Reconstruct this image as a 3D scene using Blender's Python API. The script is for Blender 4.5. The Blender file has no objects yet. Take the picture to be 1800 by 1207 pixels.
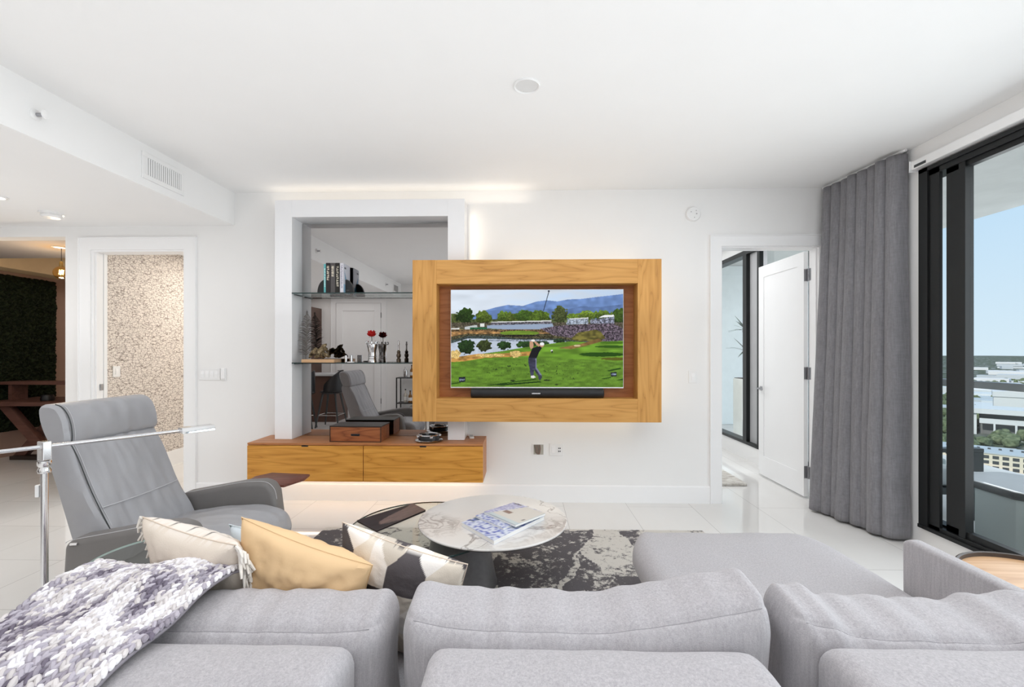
import bpy, bmesh, math, random
import numpy as np
from mathutils import Vector, Matrix, noise
R = math.radians
random.seed(7)
scene = bpy.context.scene
COL = scene.collection
PI = math.pi

# ------------------------------------------------------------------ camera
cam_d = bpy.data.cameras.new('camera'); cam = bpy.data.objects.new('camera', cam_d); COL.objects.link(cam)
cam_d.sensor_width = 36.0; cam_d.lens = 16.0; cam_d.shift_y = 13.5 / 1800; cam_d.clip_start = .05; cam_d.clip_end = 20000
cam.location = (0, 0, 1.46); cam.rotation_euler = (R(90), 0, math.atan(20 / 800))
scene.camera = cam
scene.view_settings.view_transform = 'Standard'; scene.view_settings.look = 'None'
scene.view_settings.gamma = 1; scene.view_settings.use_curve_mapping = False
scene.view_settings.exposure = 0.0
scene.cycles.max_bounces = 10; scene.cycles.diffuse_bounces = 6; scene.cycles.glossy_bounces = 5
scene.cycles.transparent_max_bounces = 16; scene.cycles.sample_clamp_indirect = 6
scene.cycles.caustics_reflective = False; scene.cycles.caustics_refractive = False

# ------------------------------------------------------------------ sky
wd = bpy.data.worlds.new('sky'); scene.world = wd; wd.use_nodes = True
nt = wd.node_tree; bgn = nt.nodes['Background']
tc = nt.nodes.new('ShaderNodeTexCoord'); sx = nt.nodes.new('ShaderNodeSeparateXYZ'); rp = nt.nodes.new('ShaderNodeValToRGB')
nt.links.new(tc.outputs['Generated'], sx.inputs[0]); nt.links.new(sx.outputs['Z'], rp.inputs[0]); nt.links.new(rp.outputs[0], bgn.inputs[0])
rp.color_ramp.elements[0].position = 0.0; rp.color_ramp.elements[0].color = (.70, .85, .96, 1)
rp.color_ramp.elements[1].position = .6; rp.color_ramp.elements[1].color = (.36, .58, .90, 1)
e = rp.color_ramp.elements.new(.22); e.color = (.56, .77, .97, 1)
bgn.inputs[1].default_value = 1.0

def lamp(name, kind, loc, rot, energy, color=(1, 1, 1), size=1, sizey=None, spread=None):
    l = bpy.data.lights.new(name, kind); l.energy = energy; l.color = color
    if kind == 'AREA':
        l.size = size
        if sizey: l.shape = 'RECTANGLE'; l.size_y = sizey
        if spread: l.spread = R(spread)
    elif kind == 'SUN': l.angle = R(size)
    else: l.shadow_soft_size = size
    o = bpy.data.objects.new(name, l); COL.objects.link(o); o.location = loc; o.rotation_euler = [R(a) for a in rot]
    return o
lamp('sun', 'SUN', (0, 0, 30), (52, 0, -60), 3.4, (1, .96, .9), 1.5)
# daylight entering through the long sliding window and the bedroom window
lamp('window_daylight', 'AREA', (3.45, 1.0, 1.55), (0, 90, 0), 85, (.95, .975, 1), 2.6, 5.0)
lamp('open_sky_daylight', 'AREA', (8.5, 4.0, 2.2), (0, 90, 0), 520, (.95, .98, 1), 5.0, 14.0).visible_glossy = False
lamp('bedroom_daylight', 'AREA', (3.45, 6.6, 1.55), (0, 90, 0), 80, (.95, .975, 1), 2.4, 3.4).visible_glossy = False
# broad area lamps added to fill the living room and kitchen evenly
lamp('living_room_fill', 'AREA', (.3, .9, 2.98), (0, 0, 0), 64, (.965, .975, 1), 4.6, 4.4).visible_glossy = False
lamp('kitchen_fill', 'AREA', (-4.6, 1.0, 2.66), (0, 0, 0), 62, (1, .98, .96), 2.6, 5.0).visible_glossy = False
lamp('bedroom_light', 'AREA', (1.4, 6.4, 2.98), (0, 0, 0), 46, (1, .985, .98), 2.4, 2.6).visible_glossy = False
# unseen upward lamps added to brighten the ceiling and the soffit
lamp('ceiling_up_fill', 'AREA', (-.3, 1.6, 1.75), (180, 0, 0), 32, (.96, .98, 1), 4.6, 4.6).visible_glossy = False
lamp('kitchen_up_fill', 'AREA', (-4.7, 1.6, 1.3), (180, 0, 0), 24, (.99, .985, .985), 2.6, 4.6).visible_glossy = False

# ------------------------------------------------------------------ mesh helpers
class MB:
    def __init__(s): s.v = []; s.f = []; s.sm = []; s.col = None
    def add(s, vs, fs, smooth=False):
        o = len(s.v); s.v += [tuple(v) for v in vs]
        for f in fs: s.f.append([i + o for i in f]); s.sm.append(smooth)
        return s
    def bm(s, b, smooth=False, M=None):
        b.verts.index_update()
        s.add([(M @ v.co if M else v.co.copy()) for v in b.verts], [[v.index for v in f.verts] for f in b.faces], smooth); b.free(); return s
    def box(s, x0, x1, y0, y1, z0, z1, bev=0, seg=2, M=None):
        b = bmesh.new(); bmesh.ops.create_cube(b, size=1)
        for v in b.verts: v.co = Vector(((x0 + x1) / 2 + v.co.x * (x1 - x0), (y0 + y1) / 2 + v.co.y * (y1 - y0), (z0 + z1) / 2 + v.co.z * (z1 - z0)))
        if bev: bmesh.ops.bevel(b, geom=b.edges[:], offset=bev, segments=seg, affect='EDGES', profile=.5)
        return s.bm(b, False, M)
    def prism(s, poly, a, b_, axis='y', bev=0, seg=2, M=None):
        # polygon in the plane across the axis, extruded from a to b_
        f = {'y': lambda p, t: (p[0], t, p[1]), 'z': lambda p, t: (p[0], p[1], t), 'x': lambda p, t: (t, p[0], p[1])}[axis]
        b = bmesh.new(); A = [b.verts.new(f(p, a)) for p in poly]; B = [b.verts.new(f(p, b_)) for p in poly]
        n = len(poly); b.faces.new(A); b.faces.new(B[::-1])
        for i in range(n): b.faces.new((A[i], B[i], B[(i + 1) % n], A[(i + 1) % n]))
        bmesh.ops.recalc_face_normals(b, faces=b.faces[:])
        if bev: bmesh.ops.bevel(b, geom=[e for e in b.edges if e.calc_face_angle(0) > R(25)], offset=bev, segments=seg, affect='EDGES', profile=.5)
        return s.bm(b, bool(bev), M)
    def tube(s, pts, r, n=10, closed=False):
        pts = [Vector(p) for p in pts]; m = len(pts); rs = r if isinstance(r, (list, tuple)) else [r] * m
        vs = []; up = None
        for i, p in enumerate(pts):
            a = pts[(i - 1) % m] if (closed or i > 0) else p; c = pts[(i + 1) % m] if (closed or i < m - 1) else p
            t = (c - a).normalized()
            if up is None: up = t.orthogonal().normalized()
            up = (up - t * up.dot(t)); up = up.normalized() if up.length > 1e-6 else t.orthogonal().normalized()
            w = t.cross(up)
            vs += [p + (up * math.cos(2 * PI * k / n) + w * math.sin(2 * PI * k / n)) * rs[i] for k in range(n)]
        fs = []
        for i in range(m if closed else m - 1):
            j = (i + 1) % m
            for k in range(n): fs.append((i * n + k, i * n + (k + 1) % n, j * n + (k + 1) % n, j * n + k))
        if not closed: fs += [tuple(range(n))[::-1], tuple((m - 1) * n + k for k in range(n))]
        return s.add(vs, fs, True)
    def lathe(s, prof, c=(0, 0, 0), n=40, M=None, smooth=True):
        vs = []; fs = []; m = len(prof)
        for (r, z) in prof:
            vs += [Vector((max(r, 1e-5) * math.cos(2 * PI * k / n), max(r, 1e-5) * math.sin(2 * PI * k / n), z)) for k in range(n)]
        for i in range(m - 1):
            for k in range(n): fs.append((i * n + k, i * n + (k + 1) % n, (i + 1) * n + (k + 1) % n, (i + 1) * n + k))
        c = Vector(c)
        vs = [(M @ v if M else v) + c for v in vs]
        return s.add(vs, fs, smooth)
    def grid(s, nu, nv, fn, smooth=True, flip=False):
        vs = [fn(i / nu, j / nv) for j in range(nv + 1) for i in range(nu + 1)]; fs = []
        for j in range(nv):
            for i in range(nu):
                a = j * (nu + 1) + i; q = (a, a + 1, a + nu + 2, a + nu + 1)
                fs.append(q[::-1] if flip else q)
        return s.add(vs, fs, smooth)
    def soft(s, sx, sy, sz, r, n=(20, 8, 14), disp=None, M=None):
        # a rounded box with soft faces; disp(p, n) may move each vertex
        hx, hy, hz = sx / 2, sy / 2, sz / 2; key = {}; vs = []; fs = []
        H = (hx, hy, hz)
        def vid(p):
            k = (round(p[0], 5), round(p[1], 5), round(p[2], 5))
            if k in key: return key[k]
            q = Vector([p[i] * H[i] for i in range(3)])
            c = Vector([max(-(H[i] - r), min(H[i] - r, q[i])) for i in range(3)]); d = q - c
            nn = d.normalized() if d.length > 1e-9 else q.normalized()
            pt = c + nn * r
            if disp: pt = disp(pt, nn)
            key[k] = len(vs); vs.append(M @ pt if M else pt); return key[k]
        def lin(k, m):
            # denser lines near the edges
            t = k / m * 2 - 1; return math.sin(t * PI / 2) * .55 + t * .45
        for ax in range(3):
            u, w = [(1, 2), (2, 0), (0, 1)][ax]
            for sg in (-1, 1):
                for i in range(n[u]):
                    for j in range(n[w]):
                        q = []
                        for (a, b_) in ((i, j), (i + 1, j), (i + 1, j + 1), (i, j + 1)):
                            p = [0, 0, 0]; p[ax] = sg; p[u] = lin(a, n[u]); p[w] = lin(b_, n[w]); q.append(vid(p))
                        fs.append(q if sg > 0 else q[::-1])
        return s.add(vs, fs, True)

def curve2(P, n=8):
    out = []
    for i in range(len(P) - 1):
        p0 = Vector(P[max(0, i - 1)]); p1 = Vector(P[i]); p2 = Vector(P[i + 1]); p3 = Vector(P[min(len(P) - 1, i + 2)])
        for j in range(n):
            s = j / n; out.append(tuple(.5 * ((2 * p1) + (p2 - p0) * s + (2 * p0 - 5 * p1 + 4 * p2 - p3) * s * s + (3 * p1 - p0 - 3 * p2 + p3) * s ** 3)))
    out.append(tuple(P[-1])); return out
RM = {}
def obj(name, mb, mat, parent=None, world=False, subs=0, auto=40):
    me = bpy.data.meshes.new(name); vs = mb.v
    if parent is not None and world:
        I = root_m(parent).inverted(); vs = [tuple(I @ Vector(v)) for v in vs]
    me.from_pydata(vs, [], mb.f); me.update()
    if any(mb.sm):
        me.polygons.foreach_set('use_smooth', mb.sm)
        try: me.set_sharp_from_angle(angle=R(auto))
        except Exception: pass
    if mb.col is not None:
        a = me.color_attributes.new('paint', 'FLOAT_COLOR', 'POINT')
        a.data.foreach_set('color', np.asarray(mb.col, np.float32).ravel())
    me.materials.append(mat)
    o = bpy.data.objects.new(name, me); COL.objects.link(o)
    if parent is not None: o.parent = parent
    if subs:
        m = o.modifiers.new('smooth', 'SUBSURF'); m.levels = m.render_levels = subs
    return o
def root_m(p):
    m = RM.get(p.name, Matrix.Identity(4))
    return m
def tag(o, label, cat, group=None):
    o['label'] = label; o['category'] = cat
    if group: o['group'] = group
    return o
def thing(name, label, cat, loc=(0, 0, 0), rz=0, group=None, rot=None):
    o = bpy.data.objects.new(name, None); COL.objects.link(o); o.empty_display_size = .1
    o.location = loc; o.rotation_euler = rot if rot else (0, 0, R(rz))
    RM[o.name] = Matrix.Translation(loc) @ o.rotation_euler.to_matrix().to_4x4()
    if label: tag(o, label, cat, group)
    return o
def struct(name, mb, mat, parent=None):
    o = obj(name, mb, mat, parent)
    if parent is None: o['kind'] = 'structure'
    return o
def sroot(name, loc=(0, 0, 0)):
    o = thing(name, None, None, loc); o['kind'] = 'structure'; return o
def copy_thing(o, loc, rz=None, label=None):
    c = o.copy(); COL.objects.link(c); c.location = loc
    if rz is not None: c.rotation_euler = (0, 0, R(rz))
    if label: c['label'] = label
    for ch in o.children:
        d = ch.copy(); COL.objects.link(d); d.parent = c
        for g in ch.children:
            q = g.copy(); COL.objects.link(q); q.parent = d
    return c
def B(*a, **k): return MB().box(*a, **k)
def fbm(p, o=4): return noise.fractal(p, 1.0, 2.0, o)

# ------------------------------------------------------------------ materials
def S(r, g, b): return tuple(((c / 255) / 12.92 if c / 255 <= .04045 else ((c / 255 + .055) / 1.055) ** 2.4) for c in (r, g, b)) + (1,)
class NT:
    def __init__(s, name):
        s.m = bpy.data.materials.new(name); s.m.use_nodes = True; s.t = s.m.node_tree; s.b = s.t.nodes['Principled BSDF']; s.out = s.t.nodes['Material Output']
    def n(s, typ, **k):
        x = s.t.nodes.new('ShaderNode' + typ)
        for a, v in k.items():
            if a.startswith('i_'):
                kk = a[2:].replace('_', ' '); x.inputs[int(kk) if kk.isdigit() else kk].default_value = v
            else: setattr(x, a, v)
        return x
    def l(s, a, b): s.t.links.new(a, b)
    def coords(s, scale=(1, 1, 1), rot=(0, 0, 0), loc=(0, 0, 0), out='Object'):
        c = s.n('TexCoord'); m = s.n('Mapping'); m.inputs['Scale'].default_value = scale; m.inputs['Rotation'].default_value = rot; m.inputs['Location'].default_value = loc
        s.l(c.outputs[out], m.inputs[0]); return m.outputs[0]
    def noise(s, vec, scale, detail=4, rough=.55, dist=0):
        x = s.n('TexNoise'); x.inputs['Scale'].default_value = scale; x.inputs['Detail'].default_value = detail; x.inputs['Roughness'].default_value = rough; x.inputs['Distortion'].default_value = dist
        s.l(vec, x.inputs['Vector']); return x.outputs['Fac']
    def ramp(s, fac, stops, interp='LINEAR'):
        r = s.n('ValToRGB'); cr = r.color_ramp; cr.interpolation = interp
        while len(cr.elements) < len(stops): cr.elements.new(.5)
        for e, (p, c) in zip(cr.elements, stops): e.position = p; e.color = c
        s.l(fac, r.inputs[0]); return r.outputs[0]
    def mix(s, fac, a, b, mode='MIX'):
        x = s.n('Mix', data_type='RGBA', blend_type=mode)
        for sock, v in ((x.inputs[0], fac), (x.inputs[6], a), (x.inputs[7], b)):
            if hasattr(v, 'node'): s.l(v, sock)
            else: sock.default_value = v
        return x.outputs[2]
    def math(s, op, a, b=0):
        x = s.n('Math', operation=op)
        for sock, v in ((x.inputs[0], a), (x.inputs[1], b)):
            if hasattr(v, 'node'): s.l(v, sock)
            else: sock.default_value = v
        return x.outputs[0]
    def bump(s, h, strength=.2, dist=.01):
        x = s.n('Bump'); x.inputs['Strength'].default_value = strength; x.inputs['Distance'].default_value = dist
        s.l(h, x.inputs['Height']); s.l(x.outputs[0], s.b.inputs['Normal'])
    def base(s, c):
        if hasattr(c, 'node'): s.l(c, s.b.inputs['Base Color'])
        else: s.b.inputs['Base Color'].default_value = c
        return s
    def mid(s, a, b): return tuple((x + y) / 2 for x, y in zip(a, b))
    def set(s, rough=.5, metal=0, spec=.5, coat=0, sheen=0):
        s.b.inputs['Roughness'].default_value = rough; s.b.inputs['Metallic'].default_value = metal; s.b.inputs['Specular IOR Level'].default_value = spec
        s.b.inputs['Coat Weight'].default_value = coat; s.b.inputs['Sheen Weight'].default_value = sheen; return s
def plain(name, c, rough=.5, metal=0, spec=.5, bumps=None, var=.06, vs=6, coat=0):
    k = NT(name); k.set(rough, metal, spec, coat); v = k.coords()
    n = k.noise(v, vs, 3); d = tuple(x * (1 - var) for x in c[:3]) + (1,)
    k.base(k.ramp(n, [(.3, d), (.7, c)]))
    if bumps: k.bump(k.noise(v, bumps[0], 4), bumps[1], bumps[2] if len(bumps) > 2 else .005)
    return k.m
def wood(name, c0, c1, c2, axis='x', freq=7, rough=.42, k1=1.0, seed=0):
    k = NT(name); k.set(rough, 0, .4)
    a = {'x': (.9, 9, 9), 'y': (9, .9, 9), 'z': (9, 9, .9)}[axis]; f = {'x': (2, 90, 90), 'y': (90, 2, 90), 'z': (90, 90, 2)}[axis]
    n = k.noise(k.coords(a, loc=(seed, seed * 1.7, seed * .6)), 1.1 * k1, 2, .5, .25)
    band = k.math('PINGPONG', k.math('MULTIPLY', n, freq * 2.2), 1.0)
    col = k.ramp(band, [(0, k.mid(c2, c1)), (.10, c1), (.45, k.mid(c0, c1)), (1, c0)])
    fine = k.noise(k.coords(f), 1, 3, .6)
    col = k.mix(k.ramp(fine, [(.35, (.0, .0, .0, 1)), (.7, (.55, .55, .55, 1))]), col, c1)
    k.base(col); k.bump(fine, .06, .002)
    return k.m
def fabric(name, c, c2, sc=700, streak=(170, 170, 900), rough=.95, bump=.35, sheen=.2):
    k = NT(name); k.set(rough, 0, .15, 0, sheen)
    a = k.noise(k.coords(streak), 1, 3, .6); b = k.noise(k.coords((streak[2], streak[0], streak[1])), 1, 3, .6)
    w = k.noise(k.coords((1, 1, 1)), sc, 2, .5)
    st = k.noise(k.coords((130, 130, 9)), 1, 3, .6)
    f = k.math('ADD', k.math('ADD', k.math('MULTIPLY', a, .27), k.math('MULTIPLY', st, .25)), k.math('ADD', k.math('MULTIPLY', b, .23), k.math('MULTIPLY', w, .25)))
    k.base(k.ramp(f, [(.36, c2), (.62, c)])); k.bump(k.math('ADD', w, k.math('MULTIPLY', a, .5)), bump, .003)
    return k.m
def glass(name, tint=(.9, .96, .95, 1), refl=.08, rough=0.0):
    # thin clear pane: light passes straight through, a little is mirrored
    k = NT(name); t = k.n('BsdfTransparent'); t.inputs[0].default_value = tint
    g = k.n('BsdfGlossy'); g.inputs['Roughness'].default_value = rough; lw = k.n('LayerWeight'); lw.inputs['Blend'].default_value = .5
    m = k.n('MixShader'); ge = k.n('NewGeometry'); fr_ = k.math('ADD', k.math('MULTIPLY', k.math('POWER', lw.outputs['Facing'], 4), .7), refl * .3)
    k.l(k.math('MULTIPLY', fr_, k.math('SUBTRACT', 1.0, ge.outputs['Backfacing'])), m.inputs[0]); k.l(t.outputs[0], m.inputs[1]); k.l(g.outputs[0], m.inputs[2]); k.l(m.outputs[0], k.out.inputs[0])
    return k.m
def glow(name, c, st):
    k = NT(name); k.base((0, 0, 0, 1)); k.b.inputs['Emission Color'].default_value = c; k.b.inputs['Emission Strength'].default_value = st; return k.m

M = {}
M['wall'] = plain('wall_paint', (.83, .825, .82, 1), .75, 0, .2, (140, .05, .002), .015, 3)
M['ceil'] = plain('ceiling_paint', (.84, .84, .84, 1), .85, 0, .1, (90, .06, .002), .012, 3)
M['trim'] = plain('trim_paint', (.86, .86, .865, 1), .4, 0, .4, None, .01)
M['lacquer'] = plain('white_lacquer', (.85, .85, .865, 1), .22, 0, .5, None, .01)
M['white'] = plain('white_plastic', (.82, .82, .82, 1), .35, 0, .5, None, .02)
M['grey_plastic'] = plain('grey_plastic', (.45, .45, .45, 1), .4)
M['black'] = plain('black_plastic', (.012, .012, .014, 1), .35)
M['blackmetal'] = plain('black_window_metal', (.011, .012, .0125, 1), .38, 0, .3)
M['darkmetal'] = plain('dark_grey_metal', (.05, .056, .058, 1), .4, .3)
M['chrome'] = plain('chrome', (.82, .82, .83, 1), .12, 1, .5, None, .02)
M['nickel'] = plain('brushed_nickel', (.42, .42, .44, 1), .32, 1, .5, None, .05, 60)
M['silver'] = plain('polished_silver', (.8, .8, .82, 1), .15, 1)
M['conemetal'] = plain('gunmetal_cone', (.15, .144, .147, 1), .33, .45, .5, (200, .05), .15, 40)
k = NT('mirror_glass'); k.base((.47, .455, .45, 1)).set(.0, 1, .5); M['mirror'] = k.m
M['teak'] = wood('teak_drawer_front', S(214, 154, 70), S(190, 130, 52), S(146, 92, 34), 'x', 6)
M['teak_top'] = wood('teak_cabinet_top', S(188, 130, 84), S(170, 110, 66), S(140, 86, 50), 'x', 6)
M['teak_h'] = wood('teak_rail', S(206, 154, 86), S(188, 136, 70), S(148, 100, 50), 'x', 6, seed=3)
M['teak_v'] = wood('teak_stile', S(206, 154, 86), S(188, 136, 70), S(148, 100, 50), 'z', 6, seed=5)
M['teak_in'] = wood('teak_recess', S(180, 116, 68), S(160, 98, 54), S(120, 70, 38), 'x', 6, seed=8)
M['walnut'] = wood('walnut', S(120, 72, 58), S(98, 56, 46), S(74, 40, 34), 'x', 5)
M['boxwood'] = wood('acacia_box', S(158, 96, 58), S(128, 72, 42), S(84, 46, 28), 'x', 9)
M['darkwood'] = plain('dark_stained_wood', (.035, .024, .02, 1), .4, 0, .4, (60, .1), .3, 12)
M['desk'] = wood('mahogany_desk', S(112, 78, 68), S(96, 66, 58), S(74, 50, 44), 'x', 4)
M['lightwood'] = wood('pale_oak', S(206, 170, 132), S(190, 150, 112), S(168, 128, 92), 'x', 5)
M['darkrim'] = plain('dark_walnut_rim', (.05, .036, .03, 1), .45)
M['sofa'] = fabric('sofa_linen', (.50, .482, .50, 1), (.295, .283, .30, 1))
M['curtain'] = fabric('curtain_cloth', (.25, .245, .262, 1), (.155, .152, .163, 1), 500, (60, 60, 8), .8, .25, .15)
M['leather'] = plain('grey_leather', (.34, .34, .358, 1), .36, 0, .5, (320, .18, .003), .1, 5)
M['leather_d'] = plain('grey_leather_side', (.185, .175, .17, 1), .45, 0, .4, (320, .18, .003), .1, 5)
M['thread'] = plain('pale_thread', (.5, .5, .52, 1), .8)
M['cream'] = plain('cream_cotton', S(222, 206, 190), .9, 0, .1, (220, .2, .003), .08, 7)
M['gold'] = plain('gold_satin', S(226, 192, 148), .5, 0, .4, (120, .12, .003), .12, 4)
M['paleblue'] = plain('pale_blue_cotton', S(205, 214, 220), .9)
M['fringe'] = plain('white_cotton_fringe', (.80, .76, .71, 1), .95, 0, .1, (300, .3), .12, 60)
M['glass'] = glass('window_glass', (.985, .995, .99, 1))
M['balglass'] = glass('railing_glass', (.95, .97, .965, 1))
M['shelfglass'] = glass('shelf_glass', (.93, .97, .965, 1))
M['smoke'] = glass('clear_table_glass', (.93, .955, .94, 1))
M['edgeglass'] = plain('dark_green_glass_edge', (.02, .045, .045, 1), .15)
M['red'] = plain('red_petals', (.55, .012, .01, 1), .5, 0, .4, (60, .3), .3, 40)
M['stem'] = plain('dark_green_stem', (.02, .05, .018, 1), .6)
M['planter'] = plain('white_planter', (.72, .73, .70, 1), .5)
M['leaf'] = plain('dracaena_leaf', (.045, .10, .07, 1), .5, 0, .4, None, .4, 8)
M['moss_soil'] = plain('potting_soil', (.03, .02, .015, 1), .9)
M['concrete'] = plain('balcony_concrete', (.66, .66, .65, 1), .9, 0, .1, (30, .1), .1, 4)
M['outcover'] = plain('grey_outdoor_panel', (.30, .345, .345, 1), .6, 0, .3, None, .12, 2)
M['outcushion'] = plain('grey_outdoor_cushion', (.42, .45, .46, 1), .9, 0, .1, (200, .2), .08)
M['stone_top'] = plain('light_grey_stone_top', (.46, .47, .48, 1), .45)
M['paper'] = plain('white_paper', (.80, .79, .77, 1), .7, 0, .2, None, .03)
M['bulb'] = glass('amber_bulb_glass', (1, .82, .5, 1))
M['filament'] = glow('filament', (1, .72, .32, 1), 14)
M['downlight'] = glow('downlight_lens', (1, .96, .9, 1), 2.5)
M['cable'] = plain('white_cable', (.7, .66, .6, 1), .5)
M['bone'] = plain('silver_plume', (.13, .115, .105, 1), .5, .2)

# large glossy floor tiles
k = NT('porcelain_tiles'); k.set(.06, 0, .5)
br = k.n('TexBrick'); br.offset = .5; br.inputs['Scale'].default_value = 1; br.inputs['Brick Width'].default_value = 1.2; br.inputs['Row Height'].default_value = .6
br.inputs['Mortar Size'].default_value = .0022; br.inputs['Mortar Smooth'].default_value = 0; br.inputs['Bias'].default_value = 0
br.inputs['Color1'].default_value = (.70, .69, .675, 1); br.inputs['Color2'].default_value = (.73, .72, .705, 1); br.inputs['Mortar'].default_value = (.42, .41, .40, 1)
k.l(k.coords((1, 1, 1), (0, 0, R(90)), (.1, .22, 0)), br.inputs[0])
cl = k.noise(k.coords((2, .8, 1)), 1.4, 3)
k.base(k.mix(k.ramp(cl, [(.35, (0, 0, 0, 1)), (.75, (.5, .5, .5, 1))]), br.outputs[0], (.77, .765, .755, 1))); M['floor'] = k.m

# wallpaper of crossing brush lines
k = NT('scribble_wallpaper'); k.set(.5, 0, .3)
def vor(sc, rot, th, rnd=1.0):
    d = k.n('TexNoise'); d.inputs['Scale'].default_value = 4; v0 = k.coords(sc, rot); k.l(v0, d.inputs['Vector'])
    ad = k.n('VectorMath', operation='MULTIPLY_ADD'); k.l(d.outputs['Color'], ad.inputs[0]); ad.inputs[1].default_value = (.5, .5, .5); k.l(v0, ad.inputs[2])
    x = k.n('TexVoronoi', feature='DISTANCE_TO_EDGE'); x.inputs['Scale'].default_value = 1; x.inputs['Randomness'].default_value = rnd; k.l(ad.outputs[0], x.inputs['Vector'])
    return k.ramp(x.outputs['Distance'], [(th, (1, 1, 1, 1)), (th * 1.9, (0, 0, 0, 1))])
a = vor((1, 13, 42), (R(10), 0, 0), .024); b = vor((1, 36, 20), (R(-24), 0, 0), .02)
line = k.math('MAXIMUM', a, k.math('MULTIPLY', b, .8))
k.base(k.mix(line, S(226, 218, 210), S(112, 98, 90))); M['wallpaper'] = k.m

# marble table top
k = NT('white_marble'); k.set(.14, 0, .5)
v = k.coords((1, 1, 1), loc=(2.3, .4, 0))
def vein(sc, wdt, dist):
    n = k.noise(v, sc, 6, .55, dist); return k.ramp(k.math('ABSOLUTE', k.math('SUBTRACT', n, .5)), [(0, (1, 1, 1, 1)), (wdt, (0, 0, 0, 1))])
ma = k.ramp(k.noise(v, 1.7, 3), [(.46, (0, 0, 0, 1)), (.62, (1, 1, 1, 1))])
v1 = k.math('MULTIPLY', vein(2.0, .013, .9), .8); v2 = k.math('MULTIPLY', vein(9, .08, 1.2), k.math('MULTIPLY', ma, .7))
k.base(k.mix(k.math('MAXIMUM', v1, v2), k.mix(ma, (.70, .68, .66, 1), (.62, .60, .585, 1)), (.25, .22, .21, 1))); M['marble'] = k.m

# distressed black and ivory rug
k = NT('abstract_rug'); k.set(.95, 0, .1)
v = k.coords((1, 1, 1)); at_ = k.n('VertexColor'); at_.layer_name = 'paint'; sp = k.n('SeparateColor'); k.l(at_.outputs[0], sp.inputs[0])
gr = k.noise(v, 26, 6, .75); gr2 = k.noise(v, 5, 6, .7)
dark = k.ramp(k.math('ADD', sp.outputs[0], k.math('MULTIPLY', k.math('SUBTRACT', gr, .5), .9)), [(.44, (0, 0, 0, 1)), (.56, (1, 1, 1, 1))])
g = k.math('ADD', k.math('MULTIPLY', gr, .6), k.math('MULTIPLY', gr2, .55))
ondark = k.ramp(g, [(.605, (0, 0, 0, 1)), (.66, (1, 1, 1, 1))]); onlight = k.ramp(g, [(.485, (0, 0, 0, 1)), (.55, (1, 1, 1, 1))])
f = k.mix(dark, onlight, ondark); fine = k.noise(v, 400, 2)
k.base(k.mix(f, k.mix(fine, (.06, .056, .063, 1), (.19, .178, .19, 1)), k.mix(fine, (.50, .475, .44, 1), (.70, .68, .64, 1)))); k.bump(fine, .5, .004); M['rug'] = k.m
k = NT('shaggy_ivory_rug'); k.set(.95, 0, .1); n = k.noise(k.coords((9, 30, 9)), 1, 5, .7); k.base(k.ramp(n, [(.35, (.36, .33, .30, 1)), (.6, (.66, .64, .6, 1))])); k.bump(n, .8, .02); M['rug2'] = k.m

# pieces painted by their own mesh colours
def painted(name, rough=.9, emit=0, bumpsc=None):
    k = NT(name); k.set(rough, 0, .15); a = k.n('VertexColor'); a.layer_name = 'paint'
    if emit:
        k.base((.004, .004, .004, 1)); k.set(.3, 0, .08); k.l(a.outputs[0], k.b.inputs['Emission Color']); k.b.inputs['Emission Strength'].default_value = emit
    else: k.base(a.outputs[0])
    if bumpsc: k.bump(k.noise(k.coords(), bumpsc, 3), .3, .003)
    return k.m
M['yarn'] = painted('melange_yarn', .95, 0, 260)
M['print'] = painted('printed_cotton', .9, 0, 260)
M['screen'] = painted('screen_picture', .2, 1.0)
M['cover'] = painted('printed_cover', .3)
M['moss'] = painted('dark_moss', .9)

# ================================================================== SETTING
W = 4.42; WB = 4.57; CZ = 3.02; SZ = 2.70; RX = 3.0; RY = -1.75; SX = -2.85
fl = B(-9, RX + .15, RY - .1, 10.2, -.12, 0); struct('floor', fl, M['floor'])
struct('ceiling', B(-9, RX + .15, RY - .1, W + .01, CZ, CZ + .25), M['ceil'])
struct('ceiling_soffit', B(-9, SX, RY, W, SZ, CZ), M['ceil'])
wb = MB()
OX0, OX1 = -4.29, -3.348; OZ = 2.465; PX0, PX1 = 1.895, 2.835
wb.box(-9, -4.56, W, WB, 2.6, CZ + .1); wb.box(-4.56, OX0, W, WB, 0, CZ + .1); wb.box(OX0, OX1, W, WB, OZ, CZ + .1)
wb.box(OX1, PX0, W, WB, 0, CZ + .1); wb.box(PX0, PX1, W, WB, OZ, CZ + .1); wb.box(PX1, RX, W, WB, 0, CZ + .1)
struct('wall_back', wb, M['wall'])
wr = MB(); FY = 3.505
wr.box(RX, RX + .15, FY, 4.75, 0, CZ + .1); wr.box(RX, RX + .15, RY, FY, 2.82, CZ + .1); wr.box(RX, RX + .15, RY, FY, 0, .14)
wr.box(RX, RX + .15, 4.75, 9.5, 0, .21); wr.box(RX, RX + .15, 4.75, 9.5, 2.82, CZ + .1); wr.box(RX, RX + .15, 9.0, 9.5, .21, 2.82)
struct('wall_right', wr, M['wall'])
struct('wall_rear', B(-9, RX + .15, RY - .1, RY, 0, CZ + .1), M['wall'])
struct('wall_left', B(-9.1, -9, RY - .1, 10.2, 0, CZ + .1), M['wall'])
bb = MB()
for x0, x1 in ((OX1 + .11, PX0 - .1),):
    bb.prism([(W, 0), (W - .016, 0), (W - .016, .155), (W - .010, .165), (W, .165)], x0, x1, 'x')
bb.prism([(W, 0), (W - .016, 0), (W - .016, .155), (W - .010, .165), (W, .165)], -4.56, -4.41, 'x')
struct('baseboard_back', bb, M['trim'])

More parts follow.
